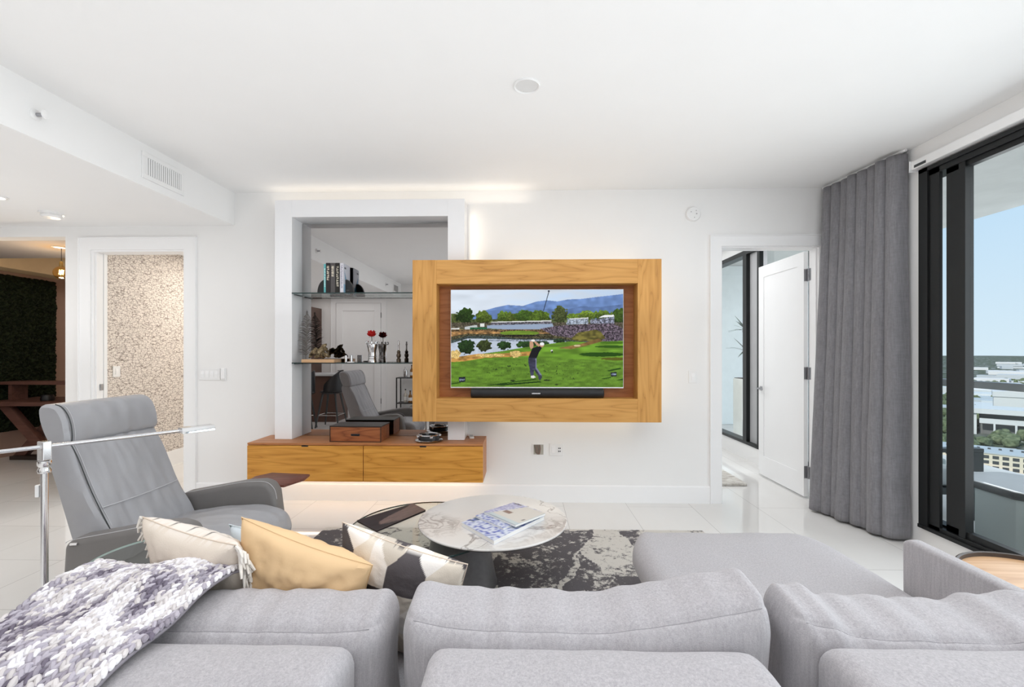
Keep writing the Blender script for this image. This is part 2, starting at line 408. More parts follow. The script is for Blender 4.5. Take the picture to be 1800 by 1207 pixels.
# bathroom behind the pocket door
bt = MB(); bt.box(-4.62, -4.5, WB, 7.2, .19, 2.9); struct('wall_bathroom', bt, M['wallpaper'])
struct('baseboard_bathroom', B(-4.62, -4.485, WB, 7.2, 0, .19), M['trim'])
b2 = MB(); b2.box(-4.5, -2.4, 7.2, 7.3, 0, 2.9); b2.box(-2.5, -2.4, WB, 7.2, 0, 2.9); struct('wall_bathroom_far', b2, M['wall'])
struct('ceiling_bathroom', B(-4.62, -2.4, WB, 7.3, 2.72, 2.9), M['ceil'])
# office beyond the wide opening
o1 = MB(); o1.box(-9, -4.62, 9.4, 9.5, 0, 3.2); o1.box(-4.66, -4.62, WB, 9.5, 0, 3.2); struct('wall_office', o1, plain('office_paint', S(196, 176, 160), .8))
struct('ceiling_office', MB().box(-9, -4.62, WB, 5.72, 2.66, 3.2).box(-9, -4.62, 5.72, 9.5, 3.05, 3.2), plain('office_ceiling', S(188, 180, 176), .85))
# bedroom shell
b3 = MB(); b3.box(-2.4, RX + .15, 9.5, 9.6, 0, CZ + .1); b3.box(-2.4, -2.3, WB, 9.5, 0, CZ + .1); struct('wall_bedroom', b3, M['wall'])
struct('ceiling_bedroom', B(-2.4, RX + .15, WB, 9.6, CZ, CZ + .25), M['ceil'])

def casing(mb, x0, x1, ztop, w=.11, y=W, s=-1):
    # flat casing around an opening with a raised outer bead
    ya, yb = sorted((y, y + s * .018)); yc, yd = sorted((y, y + s * .026))
    mb.box(x0 - w, x0, ya, yb, 0, ztop + w); mb.box(x1, x1 + w, ya, yb, 0, ztop + w); mb.box(x0, x1, ya, yb, ztop, ztop + w)
    mb.box(x0 - w - .012, x0 - w, yc, yd, 0, ztop + w + .012); mb.box(x1 + w, x1 + w + .012, yc, yd, 0, ztop + w + .012); mb.box(x0 - w, x1 + w, yc, yd, ztop + w, ztop + w + .012)
    return mb
# door 1: pocket door to the bathroom, slid open
d1 = sroot('door_1', (OX0, W, 0))
cs = casing(MB(), OX0, OX1, OZ); obj('casing', cs, M['trim'], d1, True)
jb = MB(); jb.box(OX0, OX0 + .018, W, WB, 0, OZ - .018); jb.box(OX0, OX1, W, WB, OZ - .018, OZ); jb.box(OX0 + .018, OX0 + .03, W + .02, W + .045, 0, OZ - .018); jb.box(OX0 + .018, OX0 + .03, W + .1, W + .125, 0, OZ - .018)
jb.box(OX1 - .012, OX1, W, WB, 0, OZ - .018); obj('jamb', jb, M['trim'], d1, True)
pd = B(OX0 + .019, OX0 + .026, W + .05, W + .095, .01, OZ - .02); pl = obj('leaf', pd, M['trim'], d1, True)
lt = MB().box(OX0 + .026, OX0 + .034, W + .055, W + .09, 1.065, 1.13, .002, 1); obj('latch', lt, M['nickel'], pl, False)
bpy.data.objects['latch'].location = -Vector((OX0, W, 0))
# door 2: hinged bedroom door, swung open
d2 = sroot('door_2', (PX1, WB, 0))
obj('casing', casing(MB(), PX0, PX1, OZ, .095), M['trim'], d2, True)
jb = MB(); jb.box(PX0, PX0 + .012, W, WB, 0, OZ - .012); jb.box(PX1 - .012, PX1, W, WB, 0, OZ - .012); jb.box(PX0, PX1, W, WB, OZ - .012, OZ); jb.box(PX1 - .024, PX1 - .012, W + .03, W + .07, 0, OZ - .012); jb.box(PX0 + .012, PX0 + .024, W + .03, W + .07, 0, OZ - .012)
obj('jamb', jb, M['trim'], d2, True)
LX, LY0, LY1 = 2.79, 4.60, 5.47
lf = MB(); zt = OZ - .014
lf.box(LX + .006, LX + .034, LY0, LY1, .015, zt)
for xa in (LX, LX + .034):
    lf.box(xa, xa + .006, LY0, LY0 + .11, .015, zt); lf.box(xa, xa + .006, LY1 - .11, LY1, .015, zt)
    lf.box(xa, xa + .006, LY0 + .11, LY1 - .11, .015, .24); lf.box(xa, xa + .006, LY0 + .11, LY1 - .11, zt - .13, zt)
leaf = obj('leaf', lf, M['trim'], d2, True)
for z in (2.217, 1.24, .257):
    h = MB(); h.box(LX + .001, LX + .036, LY0 - .003, LY0, z - .06, z + .06); h.box(PX1 - .014, PX1 - .0115, WB - .03, WB - .001, z - .06, z + .06)
    h.box(LX + .02, PX1 - .012, LY0 - .004, LY0 - .001, z - .06, z + .06)
    h.tube([(LX + .036, LY0 - .012, z - .062), (LX + .036, LY0 - .012, z + .062)], .008, 10)
    obj('hinge', h, M['nickel'], d2, True)
hd = MB().box(LX - .008, LX, LY1 - .085, LY1 - .035, 1.0, 1.05, .003, 1); hd.tube([(LX, LY1 - .06, 1.025), (LX - .05, LY1 - .06, 1.025)], .009); hd.tube([(LX - .05, LY1 - .05, 1.025), (LX - .052, LY1 - .18, 1.025)], .009)
obj('handle', hd, M['nickel'], d2, True)
# door 3: entrance door in the rear wall, seen in the mirror
d3 = sroot('door_3', (-3.85, RY, 0))
obj('casing', casing(MB(), -4.38, -3.31, 2.585, .105, RY, 1), M['trim'], d3, True)
lf = MB(); ya = RY + .004; lf.box(-4.38, -3.31, RY, ya, 0, 2.585)
for x0, x1, z0, z1 in ((-4.37, -4.22, .01, 2.575), (-3.47, -3.32, .01, 2.575), (-4.22, -3.47, .01, .28), (-4.22, -3.47, 2.40, 2.575)): lf.box(x0, x1, ya, ya + .024, z0, z1, .002, 1)
obj('leaf', lf, M['trim'], d3, True)
hd = MB().box(-4.35, -4.28, ya + .012, ya + .02, .98, 1.05, .003, 1); hd.tube([(-4.31, ya + .02, 1.01), (-4.31, ya + .065, 1.01), (-4.18, ya + .07, 1.01)], .009); obj('handle', hd, M['nickel'], d3, True)
for z in (2.3, 1.3, .3): obj('hinge', MB().tube([(-3.315, ya + .016, z - .06), (-3.315, ya + .016, z + .06)], .012, 8), M['nickel'], d3, True)

# window 1: long black sliding window
w1 = sroot('window_1', (RX, 1.0, .14)); X0, X1 = RX - .012, RX + .12
fr = MB(); fr.box(X0, RX + .01, 3.345, FY, .14, 2.82); fr.box(RX + .01, X1, 3.475, FY, .14, 2.82); fr.box(X0 - .012, X0, 3.43, FY, .14, 2.82); fr.box(X0, X1, RY, FY, 2.75, 2.82); fr.box(X0 - .012, X0, RY, FY, 2.79, 2.82)
fr.box(X0, X1, RY, FY, .14, .19); fr.box(X0 - .02, X0, RY, FY, .14, .165); fr.box(X0, X1, RY, RY + .1, .14, 2.82); fr.box(X0 + .05, X1, RY, FY, .19, .205)
obj('frame', fr, M['blackmetal'], w1, True)
def sash(y0, y1, xa, xb):
    m = MB(); m.box(xa, xb, y1 - .15, y1, .19, 2.75); m.box(xa - .012, xa, y1 - .15, y1 - .105, .19, 2.75); m.box(xa, xb, y0, y0 + .1, .19, 2.75); m.box(xa, xb, y0, y1, .19, .232); m.box(xa, xb, y0, y1, 2.715, 2.75)
    so = obj('sash', m, M['blackmetal'], w1, True)
    g = MB().box((xa + xb) / 2 - .004, (xa + xb) / 2 + .004, y0 + .1, y1 - .15, .232, 2.715); o = obj('pane', g, M['glass'], so); o.location = -Vector((RX, 1.0, .14))
sash(1.45, 3.31, RX + .005, RX + .05); sash(-.3, 1.55, RX + .06, RX + .105); sash(RY + .1, -.2, RX + .005, RX + .05)
g = MB().box(RX + .085, RX + .09, 3.31, 3.475, .2, 2.75); obj('pane', g, M['glass'], w1, True)
# window 2: bedroom window
w2 = sroot('window_2', (RX, 6.8, .21))
fr = MB(); fr.box(X0, X1, 4.75, 9.0, .21, .25); fr.box(X0, X1, 4.75, 9.0, 2.76, 2.82)
fr.box(X0, X1, 4.75, 4.85, .21, 2.82); fr.box(X0, X1, 8.9, 9.0, .21, 2.82); fr.box(X0, X0 + .05, 6.18, 6.28, .25, 2.76); fr.box(X0, X0 + .05, 5.84, 5.9, .25, 2.76)
obj('frame', fr, M['blackmetal'], w2, True)
obj('mullion', B(X0 + .05, X1, 5.9, 6.18, .25, 2.76), plain('grey_mullion', (.42, .42, .43, 1), .5), w2, True)
obj('pane', B(RX + .05, RX + .056, 6.28, 8.9, .25, 2.76), M['glass'], w2, True); obj('pane', B(RX + .08, RX + .086, 4.85, 5.84, .25, 2.76), M['glass'], w2, True)

# ================================================================== TV WALL AND CABINET
t = thing('media_cabinet', 'floating teak media cabinet with two drop fronts under the white niche', 'cabinet', (-1.42, W, .29))
CX0, CX1, CY = -2.485, -.359, 4.04
b = MB(); b.box(CX0, CX1, CY + .012, W - .002, .29, .617); obj('body', b, M['teak_top'], t, True)
obj('top', B(CX0, CX1, CY - .004, W - .002, .617, .636, .002, 1), M['teak_top'], t, True)
cm = (CX0 + CX1) / 2 - .01
for x0, x1 in ((CX0, cm - .003), (cm + .003, CX1)):
    o = obj('drawer', B(x0, x1, CY - .006, CY + .014, .292, .612, .0015, 1), M['teak'], t, True)
    g = MB().box((x0 + x1) / 2 - .03, (x0 + x1) / 2 + .03, CY - .008, CY + .0, .603, .6145, .003, 2)
    h = obj('finger_pull', g, M['black'], o); h.location = -Vector((-1.42, W, .29)); h['label'] = 'black finger pull'
lamp('cabinet_led', 'AREA', (-1.42, 4.30, .28), (0, 0, 0), 2.6, (1, .86, .68), 2.0, .06)

t = thing('display_niche', 'white lacquered portal frame around the tall mirror, standing on the cabinet', 'niche', (-1.43, 4.3, .636))
NY, MY = 4.2, 4.395; W_ = W - .002
obj('post', B(-2.325, -2.163, NY, W_, .637, 2.872, .002, 1), M['lacquer'], t, True)
obj('post', B(-.70, -.545, NY, W_, .637, 2.872, .002, 1), M['lacquer'], t, True)
obj('header', B(-2.163, -.70, NY, W_, 2.712, 2.872, .002, 1), M['lacquer'], t, True)
lamp('niche_led', 'AREA', (-1.2, 4.33, 2.885), (180, 0, 0), .9, (1, .87, .70), 2.5, .08)
lamp('niche_led_side', 'AREA', (-.535, 4.35, 2.5), (0, -90, 0), .5, (1, .86, .66), .6, .05)
t = tag(obj('wall_mirror', B(-2.162, -.702, MY, W - .002, .638, 2.70), M['mirror']), 'tall grey tinted mirror filling the back of the white niche', 'mirror')
t = thing('glass_shelf', 'upper clear glass shelf carrying the books, in front of the mirror', 'shelf', (-1.43, 4.3, 2.0), 0, 'glass shelves across the mirror')
def shelf(t):
    obj('pane', B(-.725, .725, -.115, .085, -.005, .005), M['shelfglass'], t)
    obj('front_edge', B(-.725, .725, -.1185, -.1155, -.005, .005), M['edgeglass'], t)
    for s in (-1, 1): obj('bracket', B(s * .715 - .012, s * .715 + .012, -.075, .06, -.013, -.0055, .002, 1), M['darkmetal'], t)
shelf(t); copy_thing(t, (-1.43, 4.3, 1.349), None, 'lower clear glass shelf carrying the driftwood and red flowers')

t = thing('tv_frame', 'wide teak picture-frame box with a recess holding the television', 'frame', (.11, 4.2, .838))
FX0, FX1, FZ0, FZ1, FYY = -.98, 1.205, .838, 2.265, 4.0; IX0, IX1, IZ0, IZ1 = -.768, .998, 1.043, 2.054
for x0, x1 in ((FX0, IX0), (IX1, FX1)): obj('stile', B(x0, x1, FYY, FYY + .195, FZ0, FZ1, .0015, 1), M['teak_v'], t, True)
for z0, z1 in ((FZ0, IZ0), (IZ1, FZ1)): obj('rail', B(IX0, IX1, FYY + .0005, FYY + .195, z0, z1, .0015, 1), M['teak_h'], t, True)
obj('back_panel', B(IX0, IX1, FYY + .155, FYY + .17, IZ0, IZ1), M['teak_in'], t, True)
b = MB(); b.box(-.2, .5, FYY + .2, W, 1.2, 1.9); obj('wall_bracket', b, M['black'], t, True)
for x, y, z, rx, ry, sx_, sy_ in ((.45, 4.3, 2.26, 180, 0, 1.3, .1), (.4, 4.3, .845, 0, 0, 1.3, .1), (1.19, 4.3, 1.55, 0, -90, 1.3, .1)):
    lamp('frame_led', 'AREA', (x, y, z), (rx, ry, 0), 1.0, (1, .88, .7), sx_, sy_)

# --- television with the golf broadcast painted in vertex colours
def paint_tv(nu=520, nv=294):
    u = (np.arange(nu + 1) / nu)[None, :] * np.ones((nv + 1, 1)); v = (np.arange(nv + 1) / nv)[:, None] * np.ones((1, nu + 1))
    rng = np.random.default_rng(3)
    def nz(su, sv, seed):
        g = np.random.default_rng(seed).random((int(sv) + 2, int(su) + 2)); x = u * su; y = v * sv; i = x.astype(int); j = y.astype(int); fx = x - i; fy = y - j
        fx = fx * fx * (3 - 2 * fx); fy = fy * fy * (3 - 2 * fy)
        return (g[j, i] * (1 - fx) + g[j, i + 1] * fx) * (1 - fy) + (g[j + 1, i] * (1 - fx) + g[j + 1, i + 1] * fx) * fy
    C = np.zeros((nv + 1, nu + 1, 3))
    def put(mask, c, jit=None):
        c = np.array(c, float) / 255
        col = c[None, None, :] * np.ones_like(C)
        if jit is not None: col = col * jit[..., None]
        C[mask] = np.clip(col, 0, 1)[mask]
    def line(pts): return np.interp(u, [p[0] for p in pts], [p[1] for p in pts])
    def poly(pts):
        m = np.zeros(u.shape, bool); n = len(pts)
        for i in range(n):
            (x0, y0), (x1, y1) = pts[i], pts[(i + 1) % n]
            if y0 == y1: continue
            cnd = ((y0 > v) != (y1 > v)) & (u < (x1 - x0) * (v - y0) / (y1 - y0) + x0); m ^= cnd
        return m
    def ell(cx, cy, rx, ry, rough=0, seed=1):
        d = ((u - cx) / rx) ** 2 + ((v - cy) / ry) ** 2
        return d + rough * (nz(90, 60, seed) - .5) < 1
    n1, n2, n3 = nz(14, 40, 11), nz(60, 60, 12), nz(200, 120, 13)
    cloud = np.clip(nz(5, 16, 4) * .7 + nz(12, 30, 5) * .4 - .1, 0, 1)
    sky = np.array([222, 232, 244]) / 255; blue = np.array([176, 204, 238]) / 255
    k_ = np.clip((u - .35) * .9 + (cloud - .5), 0, 1)[..., None]; C[:] = sky * (1 - k_) + blue * k_
    C *= (.90 + .14 * cloud)[..., None]; C = np.clip(C, 0, 1)
    put(v > line([(0, .4), (.2, .21), (.26, .18), (.33, .155), (.42, .165), (.5, .12), (.56, .108), (.62, .12), (.68, .10), (.76, .095), (.85, .075), (.93, .06), (1, .045)]), (112, 142, 196), .88 + .22 * nz(40, 30, 21))
    put(v > line([(0, .5), (.22, .22), (.3, .2), (.4, .21), (.5, .19), (.6, .2), (.68, .2), (.76, .17), (.86, .18), (1, .15)]), (98, 124, 172), .85 + .25 * nz(40, 30, 22))
    put(v > .30, (92, 104, 66), .6 + .8 * n2)
    def tree(cx, cy, rx, ry, c, s):
        m = ell(cx, cy, rx, ry, 1.0, s); put(m, c, .45 + .9 * n3 * .7 + .35 * nz(30, 30, s + 9) - .35 * (v - cy) / ry * .6)
    for a in ((.02, .31, .035, .07, (74, 84, 42), 1), (.085, .265, .052, .085, (40, 62, 22), 2), (.19, .285, .05, .07, (78, 96, 34), 3), (.315, .275, .045, .06, (86, 110, 40), 4), (.36, .29, .035, .05, (80, 96, 36), 5), (.43, .27, .06, .06, (62, 88, 30), 6), (.52, .275, .06, .06, (82, 106, 36), 7),
              (.635, .26, .046, .085, (72, 82, 44), 8), (.71, .285, .035, .04, (98, 124, 42), 9), (.79, .265, .06, .045, (96, 118, 40), 10), (.88, .265, .06, .05, (86, 108, 40), 11), (.98, .28, .045, .09, (58, 80, 28), 12)): tree(*a)
    put((v > .335) & (v < .40), (84, 78, 64), .5 + 1.0 * n3)
    put(poly([(.21, .365), (.59, .345), (.6, .385), (.5, .41), (.3, .405), (.21, .395)]), (150, 166, 190)); put(poly([(.235, .328), (.585, .314), (.585, .325), (.235, .336)]), (222, 224, 222)); put(poly([(.235, .336), (.585, .325), (.585, .35), (.23, .362)]), (90, 88, 96), .4 + 1.3 * n3)
    put(poly([(.08, .38), (.15, .36), (.16, .41), (.08, .41)]), (190, 196, 196)); put(poly([(.17, .345), (.195, .345), (.195, .38), (.17, .38)]), (226, 228, 224)); put(poly([(.0, .395), (.05, .39), (.05, .41), (0, .415)]), (220, 220, 214))
    put(poly([(.11, .385), (.21, .385), (.21, .42), (.11, .42)]), (40, 92, 60), .6 + .8 * n3)
    put(poly([(.68, .305), (.80, .29), (.80, .35), (.67, .36)]), (148, 158, 172), .55 + .9 * n3); put(poly([(.69, .295), (.8, .285), (.8, .296), (.69, .306)]), (214, 216, 214)); put(poly([(.81, .31), (.95, .28), (.95, .35), (.81, .35)]), (120, 124, 140), .4 + 1.2 * n3); put(poly([(.86, .285), (.89, .262), (.945, .258), (.95, .278), (.86, .288)]), (236, 238, 240))
    put(v > .405, (104, 84, 58), .45 + 1.1 * n3)
    put(v > line([(0, .43), (.12, .425), (.2, .42), (.3, .44), (1, .44)]), (168, 128, 82), .5 + .8 * n2)
    put(v > line([(0, .48), (.1, .45), (.2, .455), (.3, .45), (1, .45)]), (74, 70, 50), .4 + 1.2 * n3)
    put(poly([(.52, .40), (.62, .37), (.8, .355), (.94, .345), (1, .40), (1, .56), (.9, .55), (.84, .46), (.72, .50), (.6, .47)]), (84, 74, 84), .35 + 1.5 * n3)
    put(poly([(.74, .44), (.84, .41), (.87, .43), (.9, .5), (.76, .56), (.7, .50)]), (104, 98, 48), .7 + .6 * n2)
    wat = (v > line([(0, .52), (.1, .475), (.2, .47), (.3, .485), (.4, .5), (.6, .5), (.75, .53)])) & (v < .7); put(wat, (196, 206, 222), .92 + .1 * n2)
    put(wat & (v < line([(0, .55), (.1, .5), (.6, .52), (.75, .55)])), (62, 72, 70), .6 + .8 * n3)
    for a in ((.09, .585, .05, .072, (34, 56, 26), 31), (.195, .575, .045, .062, (58, 68, 34), 32), (.31, .57, .042, .045, (40, 66, 30), 33), (.44, .56, .07, .035, (46, 74, 34), 34), (.53, .55, .04, .03, (40, 62, 34), 35), (.63, .53, .03, .03, (36, 56, 36), 36)): tree(*a)
    put((v > .512) & (v < .53) & (u > .22) & (u < .56), (150, 160, 176), .6 + .7 * n3)
    put(ell(.40, .445, .115, .024), (110, 140, 48), .9 + .2 * n2); put(ell(.40, .472, .12, .012), (44, 42, 32), .4 + 1.2 * n3)
    gr = line([(0, .72), (.15, .665), (.3, .63), (.4, .60), (.5, .575), (.62, .545), (.7, .53), (.8, .54), (1, .525)])
    put(v > gr, (104, 146, 46), .8 + .4 * nz(18, 40, 44))
    put(poly([(.62, .60), (.76, .555), (.86, .50), (.88, .53), (.78, .58), (.70, .61)]), (132, 104, 60), .8 + .4 * n2); put(ell(.735, .575, .02, .01), (206, 190, 150))
    put(ell(.93, .585, .09, .012, .4, 51), (48, 84, 20)); put(ell(.88, .665, .13, .022, .4, 52) & (u > .72), (38, 74, 16)); put(ell(.97, .71, .1, .016, .5, 53), (92, 92, 32)); put(ell(.95, .545, .08, .012, .4, 54), (70, 110, 26))
    put(poly([(0, .70), (.15, .66), (.3, .655), (.48, .63), (.48, .675), (.36, .69), (.2, .70), (.08, .735), (0, .745)]), (176, 132, 70), .75 + .5 * n2)
    for cx, cy, rx, ry in ((.025, .665, .03, .045), (.375, .66, .033, .035), (.2, .675, .05, .016), (.27, .672, .04, .014)): put(ell(cx, cy, rx, ry, .8, 61), (214, 184, 116), .75 + .5 * n3)
    fair = v > line([(0, .755), (.1, .73), (.2, .712), (.4, .695), (.6, .70), (.8, .72), (1, .735)]); put(fair, (100, 138, 46), .82 + .3 * nz(30, 60, 71) + .12 * (n3 - .5) - .12 * np.clip(v - .8, 0, 1))
    put(fair & (n3 * n2 < .035) & (v < .93) & (v > .75) & (u > .18) & (u < .75), (52, 74, 30))
    put(poly([(.19, .985), (.49, .915), (.5, .925), (.36, .955), (.23, .985)]), (38, 72, 20)); put(poly([(.24, .975), (.52, .94), (.53, .952), (.3, .985)]), (32, 62, 18)); put(poly([(0, .965), (.05, .952), (.06, .958), (.0, .975)]), (38, 70, 20))
    put(ell(.36, .935, .014, .008, .5) | ell(.56, .93, .02, .008, .5) | ell(.615, .975, .01, .006), (40, 56, 26))
    put(poly([(.905, .83), (.985, .80), (.99, .812), (.92, .84)]), (40, 74, 22)); put(poly([(.875, .912), (.93, .895), (.93, .906), (.88, .918)]), (40, 74, 22)); put(poly([(.955, .93), (1, .91), (1, .93)]), (40, 74, 22))
    put(poly([(.045, .90), (.083, .897), (.083, .948), (.047, .952)]), (28, 30, 44)); put(poly([(.05, .918), (.079, .916), (.079, .934), (.05, .936)]), (120, 132, 150), .6 + .8 * n3)
    put(poly([(.928, .85), (.963, .845), (.963, .888), (.93, .893)]), (30, 32, 44)); put(poly([(.932, .861), (.96, .858), (.96, .874), (.933, .877)]), (120, 132, 150), .6 + .8 * n3)
    # crane boom
    put(poly([(.537, .22), (.541, .22), (.573, .02), (.568, .02)]), (44, 48, 60)); put(ell(.57, .014, .006, .009), (40, 42, 54))
    # golfer
    put(poly([(.46, .53), (.477, .525), (.482, .57), (.478, .60), (.465, .61), (.458, .58)]), (196, 150, 122)); put(poly([(.48, .525), (.495, .53), (.52, .57), (.512, .585), (.497, .565)]), (196, 150, 122)); put(ell(.479, .522, .011, .012), (236, 232, 228))
    put(poly([(.475, .60), (.50, .585), (.522, .58), (.53, .60), (.515, .64), (.50, .70), (.452, .70), (.462, .655)]), (24, 22, 28)); put(ell(.53, .566, .013, .024), (190, 146, 120)); put(ell(.531, .557, .013, .017), (236, 238, 240))
    put(poly([(.452, .70), (.50, .70), (.497, .76), (.497, .80), (.53, .88), (.52, .895), (.505, .88), (.484, .82), (.482, .88), (.466, .89), (.458, .80), (.45, .74)]), (58, 58, 78), .75 + .5 * n2)
    put(poly([(.492, .705), (.5, .705), (.5, .80), (.53, .88), (.524, .89), (.494, .81)]), (120, 124, 150)); put(poly([(.466, .885), (.482, .88), (.496, .90), (.48, .91), (.466, .905)]), (226, 226, 222)); put(poly([(.508, .89), (.526, .875), (.532, .90), (.52, .935), (.512, .92)]), (60, 62, 78))
    put(poly([(.582, .62), (.594, .615), (.594, .635), (.588, .642), (.582, .63)]), (226, 226, 224)); put(ell(.589, .638, .004, .012), (30, 30, 40))
    lin = np.where(C <= .04045, C / 12.92, ((C + .055) / 1.055) ** 2.4)
    return nu, nv, lin
t = thing('television', 'flat television showing a golfer teeing off by a lake below blue mountains', 'television', (.12, 4.09, 1.13))
TX0, TX1, TZ0, TZ1 = -.655, .893, 1.128, 2.014
obj('bezel', B(TX0, TX1, 4.072, 4.11, TZ0, TZ1, .003, 1), M['silver'], t, True)
obj('rear_housing', B(TX0 + .15, TX1 - .15, 4.11, 4.153, TZ0 + .1, TZ1 - .15), M['black'], t, True)
nu, nv, P = paint_tv(); g = MB(); sx0, sx1, sz0, sz1 = TX0 + .006, TX1 - .006, TZ0 + .012, TZ1 - .006
g.grid(nu, nv, lambda a, b_: (sx0 + (sx1 - sx0) * a, 4.0705, sz1 - (sz1 - sz0) * b_), False, True)
g.col = np.concatenate([P, np.ones(P.shape[:2] + (1,))], 2); obj('screen', g, M['screen'], t, True)
t = thing('soundbar', 'long black soundbar lying in the teak recess below the television', 'soundbar', (.12, 4.08, IZ0))
b = MB(); b.prism([(4.03 + .03 * (1 - math.sin(a)), IZ0 + .043 + .041 * math.cos(a) * -1) for a in np.linspace(0, PI, 13)] + [(4.13, IZ0 + .084), (4.13, IZ0 + .002)], -.468, .712, 'x', .004, 1); obj('body', b, M['black'], t, True)
b = MB()
for i in range(7): b.box(.075 + i * .011, .083 + i * .011, 4.0288, 4.031, IZ0 + .038, IZ0 + .048)
obj('maker_badge', b, M['silver'], t, True)

# ================================================================== SHELF CONTENTS
ZU, ZL = 2.0055, 1.3545
def paint_face(mb, nx, nz, f, x, y0, y1, z0, z1, face):
    cols = []
    for j in range(nz + 1):
        for i in range(nx + 1): cols.append(f(i / nx, j / nz) + (1,))
    base = len(mb.v)
    fn = (lambda a, b_: (y0 + (y1 - y0) * a, x, z0 + (z1 - z0) * b_)) if face == 'y' else (lambda a, b_: (x, y0 + (y1 - y0) * a, z0 + (z1 - z0) * b_))
    mb.grid(nx, nz, fn, False, False); return base, cols
def letters(u, v, rows, c, bg, seed, u0=.22, u1=.78):
    # rows of upright title lettering along a spine
    for k_, (v0, v1, n) in enumerate(rows):
        if v0 <= v <= v1 and u0 <= u <= u1:
            t_ = (v - v0) / (v1 - v0) * n; i = int(t_); f = t_ - i; r = random.Random(seed * 77 + i + k_ * 13)
            kind = r.random(); uu = (u - u0) / (u1 - u0)
            if f < .72:
                if kind < .4: on = f < .28 or (uu < .3)
                elif kind < .7: on = abs(f - .36) < .14 or uu > .72
                else: on = (f < .24) or (f > .5) or uu < .25
                if on: return c
    return bg
specs = [  # x0, width, height, depth, spine colour, lettering, rows, label
    (-1.862, .021, .268, .15, (.13, .42, .44), (.75, .85, .85), [(.2, .85, 12)], 'thin teal book with a white spine title, leftmost of the upright books'),
    (-1.840, .042, .277, .16, (.035, .030, .032), (.74, .66, .54), [(.42, .9, 7)], 'thick black book with tall cream lettering on the upper spine, beside the teal book'),
    (-1.796, .044, .277, .16, (.095, .088, .088), (.7, .64, .52), [(.55, .9, 4)], 'charcoal book with cream lettering only near the top, middle of the three dark books'),
    (-1.750, .040, .277, .16, (.03, .028, .026), (.62, .57, .48), [(.2, .9, 11)], 'black book with cream lettering all down the spine, touching the white book'),
    (-1.708, .034, .274, .16, (.62, .61, .66), (.16, .15, .22), [(.15, .95, 22)], 'white book with dark spine lettering and a blue mountain on its cover')]
for x, w, h, d, c, lc, rows, lb in specs:
    yb = 4.275; t = thing('book', lb, 'book', (x + w / 2, yb, ZU), 0, 'books on the upper glass shelf')
    m = MB(); m.box(x, x + w, yb - d / 2, yb + d / 2, ZU, ZU + h, .002, 1); m.col = [c + (1,)] * len(m.v)
    b0, cc = paint_face(m, 16, 120, lambda u, v: letters(u, v, rows, lc, c, int(x * 1000)), yb - d / 2 - .0006, x + .003, x + w - .003, ZU + .003, ZU + h - .003, 'y'); m.col += cc
    if lb.startswith('white'):
        def cov(u, v):
            if .28 - .25 * v < u * .6 + .02 and u < .95 - .9 * (v / .82) and v < .78: return (.06, .26, .46) if (u * 13 + v * 9) % 1.7 < 1 else (.10, .36, .58)
            if v < .3 and u < .9: return (.30, .50, .68)
            if .82 < v < .9 and .12 < u < .4: return (.1, .1, .12)
            return (.70, .72, .80)
        b0, cc = paint_face(m, 30, 50, cov, x + w + .0006, yb - d / 2 + .003, yb + d / 2 - .003, ZU + .003, ZU + h - .003, 'x'); m.col += cc
    obj('cover', m, M['cover'], t, True)
    obj('pages', B(x + .003, x + w - .003, yb - d / 2 + .004, yb + d / 2 + .0008, ZU + .002, ZU + h + .0006), M['paper'], t, True)
def bookend(x, sgn, lb, mk):
    t = thing('bookend', lb, 'bookend', (x, 4.25, ZU), 0, 'quarter round bookends')
    n = 14; pr = [(x, ZU)] + [(x + sgn * .075 * math.cos(a), ZU + .127 * math.sin(a)) for a in np.linspace(0, PI / 2, n)]
    if sgn < 0: pr = pr[::-1]
    obj('quarter_disc', MB().prism(pr, 4.235, 4.27, 'y', .001, 1), M['black'], t, True)
    obj('rim', MB().tube([(x + sgn * .0745 * math.cos(a), 4.2525, ZU + .1265 * math.sin(a)) for a in np.linspace(0.03, PI / 2, n)], .0035, 6), M[mk], t, True)
    if sgn > 0: obj('emblem', MB().box(x + .012, x + .018, 4.2335, 4.235, ZU + .02, ZU + .032).box(x + .022, x + .028, 4.2335, 4.235, ZU + .022, ZU + .03).box(x + .031, x + .036, 4.2335, 4.235, ZU + .02, ZU + .03), M['bone'], t, True)
bookend(-1.864, -1, 'black quarter round bookend left of the teal book', 'black')
bookend(-1.672, 1, 'black quarter round bookend with a pale rim right of the white book', 'bone')

